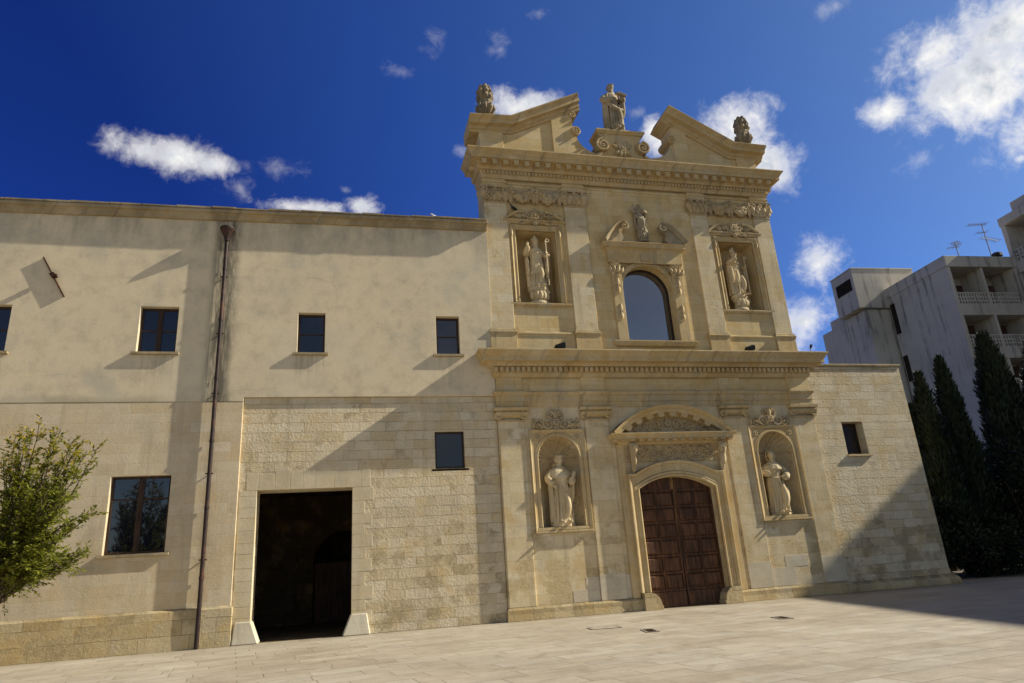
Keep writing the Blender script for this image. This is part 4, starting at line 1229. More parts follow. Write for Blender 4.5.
# the passage behind the gateway
mb = MB()
px0, px1, py0, py1, pz = -4.6, 2.2, 0.96, 8.0, 5.0
arc_o = arch(-1.2, 1.3, 0.0, 2.3, 14)
mb.slab([[(px0, 0), (-1.2, 0)] + list(reversed(arc_o[2:])) + [(1.3, 0), (px1, 0), (px1, pz), (px0, pz)]], py1, py1+0.4)
mb.box(px0-0.3, px0, py0, 12.3, 0, pz); mb.box(px1, px1+0.3, py0, 12.3, 0, pz)
mb.box(px0-0.3, px1+0.3, py0, 13.4, pz, pz+0.3)
mb.box(-2.6, -1.9, py1-0.12, py1-0.005, 0.0, 2.6)
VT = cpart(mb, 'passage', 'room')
mb = MB(); mb.box(-4.6, 2.2, 12.0, 12.3, 0, 5)
cpart(mb, 'passage_end_wall', 'room', VT)
mb = MB(); mb.box(-1.15, 1.25, py1+0.25, py1+0.32, 0.0, 2.3)
for x in (-0.9, -0.1, 0.7): mb.box(x-0.06, x+0.3, py1+0.22, py1+0.25, 0.2, 2.1)
cpart(mb, 'passage_door', 'door', VT)
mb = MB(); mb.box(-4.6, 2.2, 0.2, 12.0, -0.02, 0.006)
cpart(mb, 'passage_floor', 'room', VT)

# ================================================================== low annex on the right
AX = empty('annex_building', (19.9, 0, 0))
tag(AX, 'low rough stone annex at the right end of the church', 'building')
def apart(mb, name, mat, parent=AX, **k): return mb.build(name, M[mat], parent, **k)
mb = MB()
mb.slab([[(17.57, 0), (22.30, 0), (22.12, 0.6), (22.12, 8.46), (17.57, 8.46)], rect(18.80, 19.74, 4.92, 6.18)], 0.06, 0.8)
mb.box(21.7, 22.11, 0.8, 8.0, 0, 8.44); mb.box(17.6, 22.11, 7.6, 8.0, 0, 8.44); mb.box(17.6, 21.7, 0.8, 7.6, 8.0, 8.3)
apart(mb, 'rough_wall', 'rubble', bevel=0.015)
mb = MB(); mb.plan_sweep([(17.58, 7.9), (17.58, 0.06), (22.12, 0.06), (22.12, 7.9)][1:], [(0, 8.42), (0.05, 8.44), (0.06, 8.52), (0.03, 8.56), (-0.7, 8.58)])
apart(mb, 'coping', 'coping', bevel=0.01)
mb = MB()
mb.plan_sweep([(17.60, 0.06), (22.14, 0.06), (22.14, 7.0)], [(0, -0.05), (0.20, -0.02), (0.22, 0.10), (0.20, 0.24), (0.10, 0.34), (0, 0.36)])
apart(mb, 'base_course', 'plinth', bevel=0.03)
mb = MB()
mb.box(18.80, 18.86, 0.45, 0.53, 4.92, 6.18); mb.box(19.68, 19.74, 0.45, 0.53, 4.92, 6.18); mb.box(18.86, 19.68, 0.45, 0.53, 4.92, 4.99); mb.box(18.86, 19.68, 0.45, 0.53, 6.11, 6.18)
aw = apart(mb, 'window', 'frame')
mb = MB(); mb.box(18.84, 19.70, 0.48, 0.50, 4.96, 6.14); apart(mb, 'pane', 'pane', aw)
mb = MB(); mb.box(18.74, 19.84, -0.02, 0.46, 4.83, 4.915); apart(mb, 'sill', 'trim', aw, bevel=0.01)

# ================================================================== statues
def fold_ring(z, rx, ry, cx, cy, amp, ph, n=64, k1=9, k2=15):
    pts = []
    for i in range(n):
        th = 2*PI*i/n
        f = 1+1.35*amp*(0.6*math.sin(k1*th+ph)+0.4*math.sin(k2*th-1.7*ph+0.6))
        pts.append((cx+rx*f*math.cos(th), cy+ry*f*math.sin(th), z))
    return pts

def interp(keys, z):
    for a, b_ in zip(keys, keys[1:]):
        if a[0] <= z <= b_[0]:
            t_ = (z-a[0])/(b_[0]-a[0]); t_ = t_*t_*(3-2*t_)
            return [a[i]+(b_[i]-a[i])*t_ for i in range(1, len(a))]
    return list(keys[-1][1:])

def robe(mb, keys, step=0.02, k1=9, k2=15, twist=2.0):
    """keys: (z, rx, ry, cx, cy, fold)"""
    rings = []; z = keys[0][0]
    while z < keys[-1][0]-1e-6:
        rx, ry, cx, cy, am = interp(keys, z)
        rings.append(fold_ring(z, rx, ry, cx, cy, am, twist*z+0.7*math.sin(9*z), k1=k1, k2=k2)); z += step
    rx, ry, cx, cy, am = keys[-1][1:]
    rings.append(fold_ring(keys[-1][0], rx, ry, cx, cy, am, 0))
    mb.loft(rings)

def head(mb, c, s, turn=0.0, tilt=0.0, beard=False, hair=True):
    """head of height s, facing -y before the turn; features are pushed out of and into the skull"""
    st = len(mb.v)
    n, m = 32, 26
    rings = []
    for j in range(1, m):
        ph = PI*j/m
        zz = -math.cos(ph)                      # -1 chin .. 1 crown
        w_ = math.sin(ph)**0.75
        rx = 0.36*w_*(1.0 if zz > -0.1 else 1-0.28*((-0.1-zz)/0.9))
        ring = []
        for i in range(n):
            th = 2*PI*i/n
            x = rx*math.cos(th); y = (0.44 if math.sin(th) > 0 else 0.40)*w_*math.sin(th)*(1.0 if zz > -0.2 else 0.93)
            fr = max(0, -math.sin(th))
            g = lambda z0, sz, x0, sx_: math.exp(-((zz-z0)/sz)**2-((x-x0)/sx_)**2)*fr
            push = 0.10*g(-0.22, 0.13, 0, 0.06)+0.07*g(-0.05, 0.16, 0, 0.04)+0.035*g(0.16, 0.07, 0, 0.26)-0.055*g(0.02, 0.09, 0.14, 0.08)-0.055*g(0.02, 0.09, -0.14, 0.08) \
                + 0.03*g(-0.52, 0.06, 0, 0.11)-0.025*g(-0.43, 0.035, 0, 0.12)+0.05*g(-0.80, 0.14, 0, 0.13)
            ring.append((x, y-push, zz*0.5))
        rings.append(ring)
    mb.loft(rings)
    for sx in (-1, 1):
        mb.ball((sx*0.36, 0.04, -0.02), (0.05, 0.09, 0.14), 8, 6)
        mb.ball((sx*0.13, -0.345, 0.02), (0.055, 0.03, 0.035), 8, 6)
    if beard:
        for i in range(26):
            a = -PI/2+random.uniform(-1.15, 1.15)
            mb.ball((0.30*math.cos(a), 0.34*math.sin(a), random.uniform(-0.62, -0.25)), random.uniform(0.06, 0.1), 6, 5)
    if hair:
        for i in range(60):
            a = random.uniform(-0.15, PI+0.15); zz = random.uniform(-0.2, 0.42)
            q = math.sqrt(max(0.05, 1-(zz/0.52)**2))
            mb.ball((0.37*q*math.cos(a), 0.44*q*math.sin(a), zz), random.uniform(0.06, 0.10), 6, 5)
        for i in range(16):
            a = 2*PI*i/16
            mb.ball((0.30*math.cos(a), 0.36*math.sin(a)*0.95, 0.36), 0.085, 6, 5)
    mat = Matrix.Translation(c) @ Matrix.Rotation(turn, 4, 'Z') @ Matrix.Rotation(tilt, 4, 'X') @ Matrix.Scale(s, 4)
    mb.xform(mat, st)

def hand(mb, wrist, direction, palm_n, s, curl=0.6):
    """palm, four bent fingers of unequal length and a thumb from the side of the palm; s = hand length"""
    d = Vector(direction).normalized(); nrm = Vector(palm_n); nrm = (nrm-d*nrm.dot(d)).normalized(); side = d.cross(nrm)
    w_ = Vector(wrist)
    mb.tube([w_-d*0.1*s, w_+d*0.12*s, w_+d*0.34*s, w_+d*0.50*s], [0.16*s, 0.21*s, 0.25*s, 0.22*s], 10, 0.6)
    for i, L in enumerate((0.44, 0.52, 0.48, 0.38)):
        b0 = w_+d*0.46*s+side*((i-1.5)*0.125*s)
        p = [b0-d*0.1*s, b0]; q = d.copy()
        for k in range(3):
            ang = curl*(0.5+0.35*k)
            q = (q*math.cos(ang)+nrm*math.sin(ang)).normalized()
            p.append(p[-1]+q*L*s*(0.42, 0.32, 0.26)[k])
        mb.tube(p, [0.072*s, 0.07*s, 0.064*s, 0.056*s, 0.042*s], 7)
    b0 = w_+d*0.14*s+side*-0.17*s
    t1 = (d*0.6-side*0.75+nrm*0.35).normalized(); t2 = (d*0.95-side*0.15+nrm*0.5).normalized()
    mb.tube([b0, b0+t1*0.22*s, b0+t1*0.22*s+t2*0.24*s], [0.09*s, 0.08*s, 0.055*s], 7)

def sleeve(mb, pts, radii, flat=1.0):
    P_ = [Vector(p) for p in pts]
    # smooth the elbow
    out, rr = [], []
    n = len(P_)
    for i in range(n-1):
        for k in range(5):
            t_ = k/5
            p0 = P_[max(i-1, 0)]; p1 = P_[i]; p2 = P_[i+1]; p3 = P_[min(i+2, n-1)]
            out.append(0.5*((2*p1)+(p2-p0)*t_+(2*p0-5*p1+4*p2-p3)*t_**2+(3*p1-p0-3*p2+p3)*t_**3))
            rr.append(radii[i]+(radii[i+1]-radii[i])*t_)
    out.append(P_[-1]); rr.append(radii[-1])
    mb.ball(tuple(P_[0]), radii[0]*1.04, 12, 8)
    mb.tube(out, rr, 12, flat)

def mantle(mb, keys, a0, a1, n=40, th=0.018, amp=0.04, k1=8):
    """open cloak: an arc of wall from angle a0 to a1 (the back), thickness th; keys: (z, rx, ry, cx, cy)"""
    rings = []; z = keys[0][0]
    zs = []
    while z < keys[-1][0]: zs.append(z); z += 0.025
    zs.append(keys[-1][0])
    for z in zs:
        rx, ry, cx, cy = interp(keys, z)
        outr, inr = [], []
        for i in range(n+1):
            a = a0+(a1-a0)*i/n
            f = 1+amp*(1.1-z)*math.sin(k1*a+2.2*z)
            outr.append((cx+rx*f*math.cos(a), cy+ry*f*math.sin(a), z))
            inr.append((cx+(rx*f-th)*math.cos(a), cy+(ry*f-th)*math.sin(a), z))
        rings.append(outr+inr[::-1])
    mb.loft(rings)

def drape(mb, p0, p1, sag, r, n=12):
    p0, p1 = Vector(p0), Vector(p1)
    mb.tube([p0+(p1-p0)*(i/n)-Vector((0, 0.25*sag*math.sin(PI*i/n), sag*math.sin(PI*i/n))) for i in range(n+1)], [r*(0.5+0.5*math.sin(PI*i/n)+0.15) for i in range(n+1)], 8)

def body_keys(lean=0.0):
    return [(0.0, .172, .126, 0, 0, .085), (0.04, .168, .124, 0, 0, .085), (.18, .140, .108, lean*.3, 0, .085), (.34, .130, .103, lean*.7, -.005, .07), (.48, .130, .100, lean, 0, .05),
            (.58, .118, .092, lean*.8, 0, .035), (.68, .128, .095, lean*.4, -.004, .022), (.76, .136, .088, lean*.2, 0, .012), (.805, .118, .072, 0, 0, .006), (.832, .062, .055, 0, -.004, 0), (.87, .043, .046, 0, -.012, 0)]

def knee(mb, x, z0=0.10, z1=0.44, y=-0.105, r=0.034):
    n = 10
    mb.tube([(x+0.012*math.sin(3*t_), y-0.030*math.sin(PI*t_**0.8), z0+(z1-z0)*t_) for t_ in [i/n for i in range(n+1)]], [r*(0.8+0.5*math.sin(PI*t_)) for t_ in [i/n for i in range(n+1)]], 10)

def long_folds(mb, xs, z0, z1, y, r):
    for x in xs:
        mb.tube([(x*(1.15-0.25*t_), y+0.012*abs(x)/0.1-0.01*math.sin(4*t_), z0+(z1-z0)*t_) for t_ in [i/8 for i in range(9)]], [r*(1.15-0.7*t_) for t_ in [i/8 for i in range(9)]], 8)

def feet(mb, y=-0.10):
    for sx in (-1, 1):
        mb.ball((sx*0.058, y-0.045, 0.018), (0.032, 0.075, 0.024), 8, 6)

def place(mb, mat, name, label, x, y, z, h, yaw, group, vox=0.0045, pre=0.0):
    mb.xform(Matrix.Rotation(yaw, 4, 'Z') @ Matrix.Scale(h, 4))
    o = MB.build(mb, name, M[mat], None, remesh=vox*h, recalc=True)
    o.location = (x, y, z)
    tag(o, label, 'statue', group)
    return o

def friar_book():
    random.seed(11)
    m = MB()
    robe(m, body_keys(0.012)); knee(m, 0.045); feet(m)
    long_folds(m, (-0.10, -0.055, -0.01, 0.09), 0.01, 0.55, -0.103, 0.017)
    mantle(m, [(0.03, .185, .135, 0, .02), (.4, .178, .125, 0, .02), (.6, .185, .118, 0, .012), (.74, .168, .105, 0, .005), (.80, .125, .085, 0, 0)], R(-38), R(218), amp=0.06)
    # scapular and shoulder cape
    robe(m, [(.655, .185, .118, 0, 0, .03), (.67, .188, .12, 0, 0, .03), (.74, .165, .105, 0, 0, .02), (.80, .115, .078, 0, 0, .01), (.845, .066, .062, 0, .004, 0)])
    m.tube([(0, .045, .82), (0, .07, .86), (0, .06, .90)], [.07, .075, .05], 10)      # hood lying on the back
    head(m, (0.008, -0.018, .935), .160, R(12), R(8), hair=True)
    # right arm hangs and holds the cloak, left arm carries a book against the hip
    sleeve(m, [(-.112, .004, .752), (-.185, -.015, .66), (-.165, -.085, .585), (-.15, -.11, .565)], [.052, .058, .055, .048])
    hand(m, (-.15, -.115, .565), (.15, -.5, -.85), (.6, .3, 0), .085, .5)
    sleeve(m, [(.112, .004, .752), (.195, -.01, .66), (.155, -.10, .60), (.135, -.12, .60)], [.052, .058, .056, .048])
    hand(m, (.135, -.125, .60), (-.3, -.55, .25), (.2, .2, 1), .085, .8)
    st = len(m.v); m.box(-.018, .018, -.065, .065, -.09, .09); m.xform(Matrix.Translation((.165, -.125, .645)) @ Matrix.Rotation(R(24), 4, 'Y') @ Matrix.Rotation(R(-30), 4, 'Z'), st)
    drape(m, (.19, -.07, .60), (.16, -.02, .30), .03, .025)
    return m
def friar_cord():
    random.seed(12)
    m = MB()
    k = body_keys(-0.02); robe(m, k, k1=8, k2=13); knee(m, 0.055, y=-.11, r=.038); feet(m)
    long_folds(m, (-0.11, -0.065, -0.02, 0.1), 0.01, 0.52, -0.103, 0.017)
    robe(m, [(.69, .175, .118, 0, 0, .03), (.70, .178, .12, 0, 0, .03), (.76, .155, .104, 0, 0, .02), (.80, .115, .08, 0, 0, .01), (.85, .066, .066, 0, .006, 0)])
    # hood drawn up over the head
    head(m, (-.012, -0.030, .932), .152, R(-18), R(10), hair=False)
    st = len(m.v)
    rings = []
    for j in range(14):
        t_ = j/13; ph = PI*(0.08+0.86*t_)-PI/2
        rings.append([(.083*math.cos(ph)*math.cos(a), (.094 if math.sin(a) > 0 else .05)*math.cos(ph)*math.sin(a), .098*math.sin(ph)) for a in [R(-25)+R(230)*i/20 for i in range(21)]] +
                     [(.068*math.cos(ph)*math.cos(a), (.078 if math.sin(a) > 0 else .04)*math.cos(ph)*math.sin(a), .083*math.sin(ph)) for a in [R(-25)+R(230)*i/20 for i in range(20, -1, -1)]])
    m.loft(rings); m.tube([(0, .06, .07), (0, .10, .085), (0, .115, .06)], [.05, .03, .01], 8)
    m.xform(Matrix.Translation((-.012, -.008, .93)) @ Matrix.Rotation(R(-18), 4, 'Z'), st)
    sleeve(m, [(-.112, .004, .752), (-.20, -.02, .67), (-.15, -.10, .63), (-.12, -.12, .63)], [.052, .060, .060, .05])
    hand(m, (-.115, -.12, .63), (.75, -.25, .15), (0, -.3, 1), .085, .7)
    sleeve(m, [(.112, .004, .752), (.215, .0, .65), (.155, -.085, .575), (.12, -.11, .57)], [.052, .062, .064, .05])
    hand(m, (.115, -.112, .57), (-.7, -.3, -.1), (0, .3, 1), .085, .7)
    # rope girdle with a hanging knotted end
    m.tube([(.124*math.cos(a)-.015, .098*math.sin(a), .565+.006*math.sin(a)) for a in [2*PI*i/28 for i in range(29)]], .012, 6)
    m.tube([(.03, -.10, .56), (.035, -.118, .45), (.03, -.125, .30), (.034, -.125, .20)], .011, 6)
    for z in (.42, .35, .28): m.ball((.033, -.123, z), .018, 6, 5)
    drape(m, (.15, -.06, .40), (.10, -.09, .12), .02, .035)
    return m
def bishop(raise_right=True, crook_high=True):
    random.seed(13 if raise_right else 14)
    m = MB()
    robe(m, body_keys(0.008), k1=10, k2=17); knee(m, 0.04); feet(m)
    long_folds(m, (-0.09, -0.04, 0.015, 0.08), 0.01, 0.42, -0.105, 0.015)
    # knee-length surplice, and the cope thrown open
    robe(m, [(.27, .150, .118, .004, 0, .05), (.29, .152, .12, .004, 0, .05), (.42, .14, .108, .008, 0, .04), (.56, .126, .10, .004, 0, .03)], k1=12)
    mantle(m, [(0.02, .19, .135, 0, .025), (.35, .20, .125, 0, .025), (.58, .21, .118, 0, .015), (.73, .178, .105, 0, .005), (.805, .12, .085, 0, 0)], R(-30), R(210), amp=0.07)
    robe(m, [(.71, .165, .108, 0, 0, .02), (.72, .166, .11, 0, 0, .02), (.78, .13, .09, 0, 0, .01), (.85, .062, .06, 0, .002, 0)])
    m.ball((0, -.105, .70), (.022, .016, .03), 8, 6)                    # clasp
    head(m, (0.004, -0.020, .918), .150, R(6), R(6), beard=True, hair=False)
    # mitre: two peaked horns
    rings = []
    for j in range(10):
        t_ = j/9
        w_ = .066*(1+0.12*min(1, t_/.4))*(1-max(0, t_-.42)/.58*0.90); d_ = .064*(1-0.45*t_)
        rings.append([(w_*math.cos(a), -.012+d_*math.sin(a), .962+.135*t_) for a in [2*PI*i/20 for i in range(20)]])
    m.loft(rings)
    m.tube([(.062*math.cos(a), -.012+.061*math.sin(a), .968) for a in [2*PI*i/20 for i in range(21)]], .012, 6)
    for x in (-.03, .03): m.box(x-.014, x+.014, .055, .068, .80, .97)
    if raise_right:
        sleeve(m, [(-.112, .004, .752), (-.20, -.03, .69), (-.185, -.10, .78), (-.18, -.11, .81)], [.05, .06, .052, .042])
        hand(m, (-.18, -.112, .815), (.05, -.1, 1), (.2, -1, 0), .09, .18)
    else:
        sleeve(m, [(-.112, .004, .752), (-.195, -.04, .70), (-.15, -.13, .76), (-.135, -.15, .785)], [.05, .06, .052, .042])
        hand(m, (-.133, -.152, .79), (.1, -.3, .9), (.3, -1, 0), .09, .25)
    sleeve(m, [(.112, .004, .752), (.205, -.02, .67), (.185, -.115, .66), (.18, -.13, .665)], [.05, .06, .058, .046])
    hand(m, (.178, -.132, .665), (-.1, -.55, .25), (-1, 0, .2), .085, 1.1)
    # crozier
    top = .98 if crook_high else .90
    m.tube([(.165, -.165, .02), (.162, -.165, .5), (.158, -.165, top-.06)], .012, 7)
    m.tube([(.158+.042-.042*math.cos(a)*(1-a/9), -.165, top-.05+.05*math.sin(a)*(1-a/9)) for a in [i*0.42 for i in range(16)]], .011, 6)
    m.ball((.158, -.165, top-.075), (.022, .022, .026), 8, 6)
    drape(m, (.20, -.10, .60), (.18, -.05, .22), .02, .035); drape(m, (-.20, -.06, .60), (-.18, -.03, .25), .02, .035)
    return m
def roof_saint():
    random.seed(15)
    m = MB()
    robe(m, body_keys(-0.012), k1=8, k2=13); knee(m, 0.05, r=.038); feet(m)
    long_folds(m, (-0.11, -0.06, -0.01, 0.1), 0.01, 0.55, -0.103, 0.019)
    mantle(m, [(0.03, .19, .14, 0, .02), (.4, .195, .13, 0, .02), (.6, .195, .12, 0, .01), (.74, .172, .108, 0, .004), (.81, .12, .085, 0, 0)], R(-45), R(225), amp=0.07)
    head(m, (-.015, -.03, .93), .158, R(10), R(14), beard=True, hair=True)
    sleeve(m, [(-.112, .004, .752), (-.20, -.02, .65), (-.145, -.11, .59), (-.10, -.135, .60)], [.052, .06, .06, .05])
    hand(m, (-.098, -.137, .60), (.7, -.3, .25), (0, .2, 1), .09, .6)
    sleeve(m, [(.112, .004, .752), (.205, -.02, .69), (.155, -.12, .665), (.12, -.14, .675)], [.052, .06, .056, .05])
    hand(m, (.118, -.142, .675), (-.5, -.5, .3), (0, .2, 1), .09, .6)
    st = len(m.v); m.box(-.09, .09, -.02, .02, -.065, .065); m.xform(Matrix.Translation((.10, -.17, .715)) @ Matrix.Rotation(R(-62), 4, 'X') @ Matrix.Rotation(R(8), 4, 'Z'), st)
    drape(m, (-.17, -.09, .58), (.15, -.10, .45), .10, .04); drape(m, (.19, -.08, .66), (.17, -.05, .30), .03, .035)
    return m
def little_figure():
    random.seed(16)
    m = MB()
    robe(m, body_keys(0.01), k1=7, k2=11); knee(m, 0.04, r=.045); feet(m)
    mantle(m, [(0.05, .19, .14, 0, .02), (.5, .2, .13, 0, .015), (.74, .18, .11, 0, .004), (.81, .125, .09, 0, 0)], R(-30), R(210), amp=0.08)
    head(m, (-.03, -.03, .915), .15, R(-15), R(20), hair=True)
    sleeve(m, [(-.112, .004, .752), (-.215, .0, .76), (-.225, -.05, .86), (-.21, -.06, .90)], [.055, .06, .056, .046])
    hand(m, (-.21, -.06, .90), (.2, -.1, 1), (.3, -1, 0), .09, .5)
    sleeve(m, [(.112, .004, .752), (.20, -.03, .68), (.11, -.13, .66), (.07, -.14, .67)], [.055, .06, .056, .046])
    hand(m, (.07, -.142, .67), (-.7, -.3, .2), (0, -.2, 1), .09, .6)
    drape(m, (-.18, -.05, .62), (.16, -.10, .40), .1, .05)
    return m

ST = 'stone statues on the church facade'
def base_slab(m, h_, r=.19, d=.13):
    m.loft([[(r*math.cos(a)*q, d*math.sin(a)*q, z) for a in [2*PI*i/8+PI/8 for i in range(8)]] for q, z in ((1.0, -h_), (1.0, -.004), (.96, .004))])
def console(m, h_):
    """carved bracket-like pedestal with cherub heads"""
    m.loft([[(.20*q*math.cos(a), .15*q*math.sin(a), z*h_) for a in [2*PI*i/24 for i in range(24)]] for q, z in ((.95, -1), (.95, -.86), (.75, -.78), (.72, -.45), (.90, -.22), (1.0, -.16), (1.0, -.01), (.97, 0.02))])
    for a in (-150, -115, -90, -65, -30):
        m.ball((.165*math.cos(R(a)), .125*math.sin(R(a)), -.5*h_), (.05, .045, .28*h_), 8, 6)
    for a in (-132, -48):
        scroll(m, .18*math.cos(R(a)), -.35*h_, .13*math.sin(R(a)), .06, 1.2, 0, 1, .02)

m = friar_book(); base_slab(m, .045)
place(m, 'statue', 'statue', 'stone friar with bare head and short cape holding a book in the left lower niche', NL+0.03, 0.20, 2.90, 2.30, R(6), ST)
m = friar_cord(); base_slab(m, .035, .20, .14)
place(m, 'statue', 'statue', 'stone friar in a raised hood and rope girdle in the right lower niche', NR-0.06, 0.22, 2.88, 2.25, R(-6), ST)
m = bishop(True); console(m, .32)
place(m, 'statue', 'statue', 'stone bishop with mitre and hand held high in the upper niche beside the plastered wing', 7.0, UY+0.24, 11.52, 2.04, R(4), ST)
m = bishop(False, False); console(m, .32)
place(m, 'statue', 'statue', 'stone bishop with mitre turned sideways in the upper niche nearest the concrete apartments', 15.50, UY+0.24, 11.46, 2.02, R(24), ST)
m = roof_saint(); base_slab(m, .03)
place(m, 'statue_old', 'statue', 'weathered stone saint holding a book on the crowning pedestal against the sky', 10.93, 0.18, 18.77, 2.34, R(8), ST)
m = little_figure(); console(m, .38)
place(m, 'statue_old', 'statue', 'small worn stone figure with raised arm above the arched window', 11.38, UY-0.17, 13.98, 1.22, R(-8), ST, vox=0.010)

# flaming-urn finials
def finial():
    random.seed(21)
    m = MB()
    m.box(-.30, .30, -.30, .30, 0, .10)
    m.loft([[(q*math.cos(a)*(1+0.06*math.cos(8*a)), q*math.sin(a)*(1+0.06*math.cos(8*a)), z) for a in [2*PI*i/32 for i in range(32)]]
            for z, q in ((.08, .22), (.14, .17), (.22, .15), (.28, .22), (.40, .34), (.52, .38), (.62, .36), (.70, .30), (.74, .33), (.80, .33), (.84, .22), (1.0, .24), (1.15, .22), (1.3, .16), (1.42, .06))])
    for i in range(9):
        a = 2*PI*i/9
        leaf_pts = [(.27*math.cos(a), .27*math.sin(a), .30), (.42*math.cos(a), .42*math.sin(a), .50), (.40*math.cos(a+.1), .40*math.sin(a+.1), .66)]
        m.tube(leaf_pts, [.05, .085, .05], 7)
    for lay, (z0, q, n_) in enumerate(((.84, .27, 9), (1.04, .26, 8), (1.22, .18, 6))):
        for i in range(n_):
            a = 2*PI*(i+.5*lay)/n_+random.uniform(-.1, .1)
            m.tube([(q*.8*math.cos(a), q*.8*math.sin(a), z0), (q*1.2*math.cos(a+.15), q*1.2*math.sin(a+.15), z0+.14), (q*1.1*math.cos(a+.3), q*1.1*math.sin(a+.3), z0+.22)],
                   [.09, .125, .075], 8)
    return m
m = finial()
fo = m.build('finial', M['finial'], None, remesh=0.016); fo.location = (5.33, 0.12, 18.60)
fo.rotation_euler.z = 0.3; fo.scale = (0.86, 0.86, 1.22)
tag(fo, 'blackened stone urn finial on the pediment end beside the plastered wing', 'finial', 'urn finials on the pediment')
f2 = fo.copy(); COL.objects.link(f2); f2.location = (17.0, 0.12, 18.36); f2.rotation_euler.z = 1.4; f2.scale = (0.82, 0.82, 1.18)
tag(f2, 'blackened stone urn finial on the pediment end towards the apartments', 'finial', 'urn finials on the pediment')

# ================================================================== small things
# tapered guard stones at the gateway
def guard(x0, x1, t0, t1, h_, label):
    mb = MB()
    ft, bk = -0.10, 0.55
    mb.add([(x0, ft, 0), (x1, ft, 0), (x1, bk, 0), (x0, bk, 0), (t0, ft+0.08, h_), (t1, ft+0.08, h_), (t1, bk, h_), (t0, bk, h_)],
           [(0, 3, 2, 1), (4, 5, 6, 7), (0, 1, 5, 4), (1, 2, 6, 5), (2, 3, 7, 6), (3, 0, 4, 7)])
    o = mb.build('guard_stone', M['guard'], None, bevel=0.03)
    tag(o, label, 'guard stone', 'guard stones at the gateway')
guard(-3.10, -2.36, -3.05, -2.60, 0.62, 'tapered white guard stone at the gateway foot nearer the drainpipe')
guard(-0.02, 0.80, 0.22, 0.70, 0.60, 'tapered white guard stone at the gateway foot nearer the church')

# gull on the coping
def bird(name, body_m, wing_m, label, cat, loc, yaw, s=1.0, pitch=0.0, beak=True):
    mb = MB()
    prof = [(-.20, .012, .10), (-.14, .035, .105), (-.06, .062, .11), (.02, .075, .115), (.09, .066, .13), (.13, .045, .165), (.155, .038, .195), (.185, .036, .212), (.21, .022, .214), (.222, .008, .212)]
    mb.loft([[(x, r_*0.85*math.cos(a), z+r_*math.sin(a)) for a in [2*PI*i/12 for i in range(12)]] for x, r_, z in prof])
    o = mb.build(name, M[body_m], None, smooth=180)
    wg = MB()
    for sy in (-1, 1):
        wg.loft([[(x, sy*(0.052+t_)*q, z+dz_) for x, z, q, dz_ in ((0.09, .135, .9, 0), (.02, .165, .8, 0), (-.10, .145, .75, 0), (-.25, .10, .4, 0), (-.12, .09, 1.1, 0), (0.0, .085, 1.25, 0))] for t_ in (0, .018)])
    wg.build('wing', M[wing_m], o, smooth=60)
    if beak:
        bk = MB(); bk.tube([(.215, 0, .212), (.25, 0, .205), (.265, 0, .195)], [.012, .009, .003], 6); bk.build('beak', M['beak'], o)
    lg = MB()
    for sy in (-1, 1): lg.tube([(.0, sy*.025, .06), (.005, sy*.025, .0)], .006, 6); lg.box(-.01, .04, sy*.025-.015, sy*.025+.015, 0.0, .006)
    lg.build('legs', M['beak'], o)
    o.location = loc; o.rotation_euler = (0, pitch, yaw); o.scale = (s, s, s)
    for c in o.children: c.matrix_parent_inverse = Matrix.Identity(4)
    tag(o, label, cat)
    return o
bird('gull', 'white_feather', 'grey_feather', 'white gull standing on the roof coping near the church', 'bird', (3.16, -0.10, 13.965), R(200), 1.0)
bird('pigeon', 'dark_feather', 'dark_feather', 'dark pigeon perched over the left bishop niche', 'bird', (6.16, UY-0.10, 14.655), R(205), 0.85, R(-10), beak=False)

# floodlights on the cornice
def flood(x, y, z, label):
    mb = MB()
    mb.add([(-.20, -.06, .02), (.20, -.06, .02), (.20, .10, .02), (-.20, .10, .02), (-.18, -.10, .10), (.18, -.10, .20), (.18, .06, .26), (-.18, .06, .14)],
           [(0, 3, 2, 1), (4, 5, 6, 7), (0, 1, 5, 4), (1, 2, 6, 5), (2, 3, 7, 6), (3, 0, 4, 7)])
    o = mb.build('floodlight', M['dark_metal'], None, bevel=0.012)
    br = MB(); br.box(-.05, .05, -.02, .02, -.06, .03); br.build('bracket', M['dark_metal'], o)
    g = MB(); g.add([(-.14, -.085, .125), (.14, -.085, .205), (.14, .035, .25), (-.14, .035, .155)], [(0, 1, 2, 3)])
    g.build('lens', M['pane'], o)
    o.location = (x, y, z)
    for c in o.children: c.matrix_parent_inverse = Matrix.Identity(4)
    tag(o, label, 'floodlight', 'floodlights on the cornice')
flood(7.42, -0.42, 8.93, 'small dark floodlight on the cornice below the left bishop niche')
flood(15.05, -0.42, 8.93, 'small dark floodlight on the cornice below the right bishop niche')
mb = MB(); mb.tube([(0, 0, -.05), (0, 0, .16), (.03, 0, .22)], .018, 8)
sl = mb.build('spotlight', M['alu'], None)
mb = MB(); mb.tube([(.0, 0, .18), (.03, -.02, .24), (.055, -.03, .32)], [.03, .045, .05], 10); mb.build('lamp_head', M['dark_metal'], sl)
sl.location = (17.72, -0.42, 8.86)
for c in sl.children: c.matrix_parent_inverse = Matrix.Identity(4)
tag(sl, 'thin spotlight on a stem at the right end of the cornice', 'spotlight')

